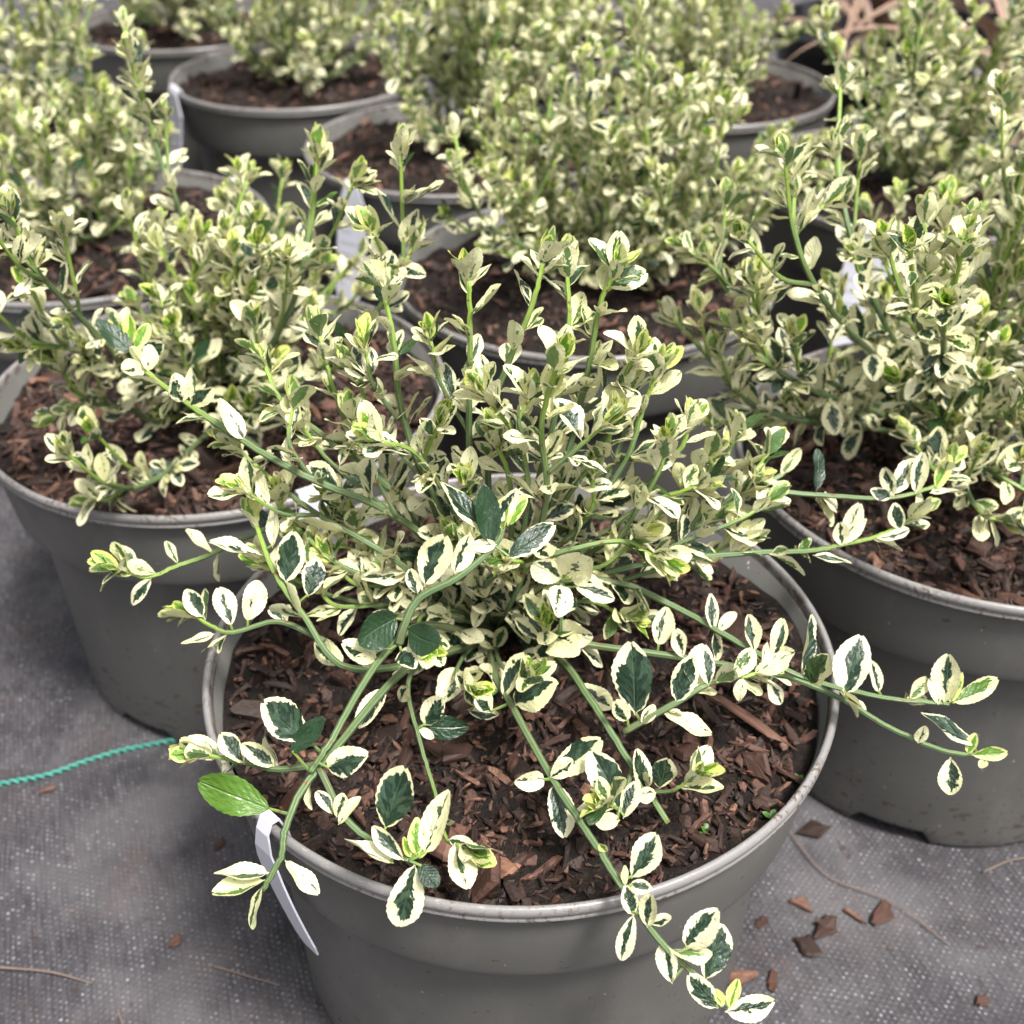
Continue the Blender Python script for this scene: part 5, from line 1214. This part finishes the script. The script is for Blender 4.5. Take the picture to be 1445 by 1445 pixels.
for i, (x, y, lab) in enumerate(((.405, 1.330, 'farthest left of the three'), (.475, 1.075, 'nearest, behind the upper right shrub'), (.605, 1.290, 'nearest to the right edge'))):
    p = thing('black_pot', (x, y, 0), 'black plastic pot at the back right, ' + lab, 'pot', 'black pots at the back')
    obj('pot_wall', black_me, None, p)
    strap_plant((x, y, .141), 50 + i, 'bronze pink strap leaved plant in the black pot ' + lab)

# ------------------------------------------------------------------ litter on the fabric
def ground_chip(x, y, size, k, rz, label, tone):
    V, F, me = CHIPS[k]
    m2 = me.copy()
    o = obj('bark_chip', m2)
    o.scale = (size, size, size * .8)
    o.location = (x, y, -float(V[:, 2].min()) * size * .8)
    o.rotation_euler = (0, 0, rz)
    tag(o, label, 'bark chip', 'bark chips lying on the fabric')
gc = [(-.2443, .4163, .011, 1, .4, 'bark chip just below the teal thread'), (-.1469, .3797, .010, 4, 1.2, 'bark chip left of the front pot rim'),
      (.1497, .3857, .018, 2, .3, 'dark bark chip right beside the front pot rim'), (.1433, .3294, .017, 5, .8, 'largest bark chip of the cluster right of the front pot'),
      (.1331, .3194, .014, 7, 2.0, 'bark chip lowest of the cluster right of the front pot'), (.1588, .3356, .015, 3, 2.4, 'orange slender bark sliver in the cluster right of the front pot'),
      (.1703, .3365, .016, 8, 1.0, 'bark chip rightmost of the cluster right of the front pot'), (.0986, .3038, .022, 10, .2, 'bark chip under the hanging shoot tip below the front pot'),
      (.1140, .3020, .014, 11, 1.4, 'small bark chip beside the hanging shoot tip'), (.2036, .2921, .008, 13, .4, 'small bark chip near the bottom right corner'),
      (.1350, .3420, .013, 14, 2.8, 'dark bark chip topmost of the cluster right of the front pot'), (.1150, .3330, .009, 16, .9, 'small bark chip close against the front pot'),
      (-.1560, .3250, .008, 13, .9, 'tiny bark crumb on the fabric left of the front pot')]
for x, y, s, k, rz, lb in gc:
    ground_chip(x, y, s, k, rz, lb, 0)

def twig(name, pts, r, label, mat='twig'):
    P = spline([(x, y, r + .0006 + .0012 * (i % 2)) for i, (x, y) in enumerate(pts)], 8)
    o0 = P[0].copy(); o0[2] = 0
    tb = Tubes(); tb.add(P - o0, r, r * .6, 6)
    o = tb.build(name, MAT[mat], None, tuple(o0))
    tag(o, label, 'twig', 'dry stalks on the fabric')
twig('dry_stalk', [(.1300, .4050), (.1379, .3833), (.151, .3581), (.1777, .3424), (.1979, .3199)], .00045, 'long thin dry stalk curving across the fabric right of the front pot')
twig('dry_stalk', [(-.2355, .3125), (-.2089, .3091), (-.1883, .304)], .0006, 'dry stalk on the fabric at the left edge')
twig('dry_stalk', [(-.1365, .3123), (-.120, .3065), (-.1045, .3023)], .0005, 'short dry stalk left of the front pot base')
twig('dry_stalk', [(-.1739, .2922), (-.1676, .2807), (-.165, .272)], .0005, 'short dry stalk at the bottom left edge')
twig('dry_stalk', [(.226, .3596), (.240, .3650), (.2538, .3686), (.270, .372)], .00045, 'dry stalk in front of the right-hand pot')

# tiny weeds sprouting in the front pot
def weed(x, y, seed, label):
    rs = np.random.RandomState(seed)
    z = soil_height(x - POTS['F'][0], y - POTS['F'][1], 11)
    root = thing('weed_seedling', (x, y, z), label, 'seedling', 'weed seedlings in the front pot')
    for i in range(4):
        a = rs.uniform(0, 6.28); V, U, F = leaf_shape(rs, 6, 1, False)
        me = mesh('seed_leaf', V * [.0036, .002, .002] + [0, 0, .0006], F)
        q = obj('seed_leaf', me, MAT['weed'], root)
        q.rotation_euler = (0, -rs.uniform(.3, .9), a)
weed(.0870, .2640, 1, 'tiny green weed by the rim of the front pot')
weed(.0990, .2790, 2, 'tiny green weed beside the long bark slivers')
weed(.0640, .2560, 3, 'tiny green weed nearest the front of the rim')
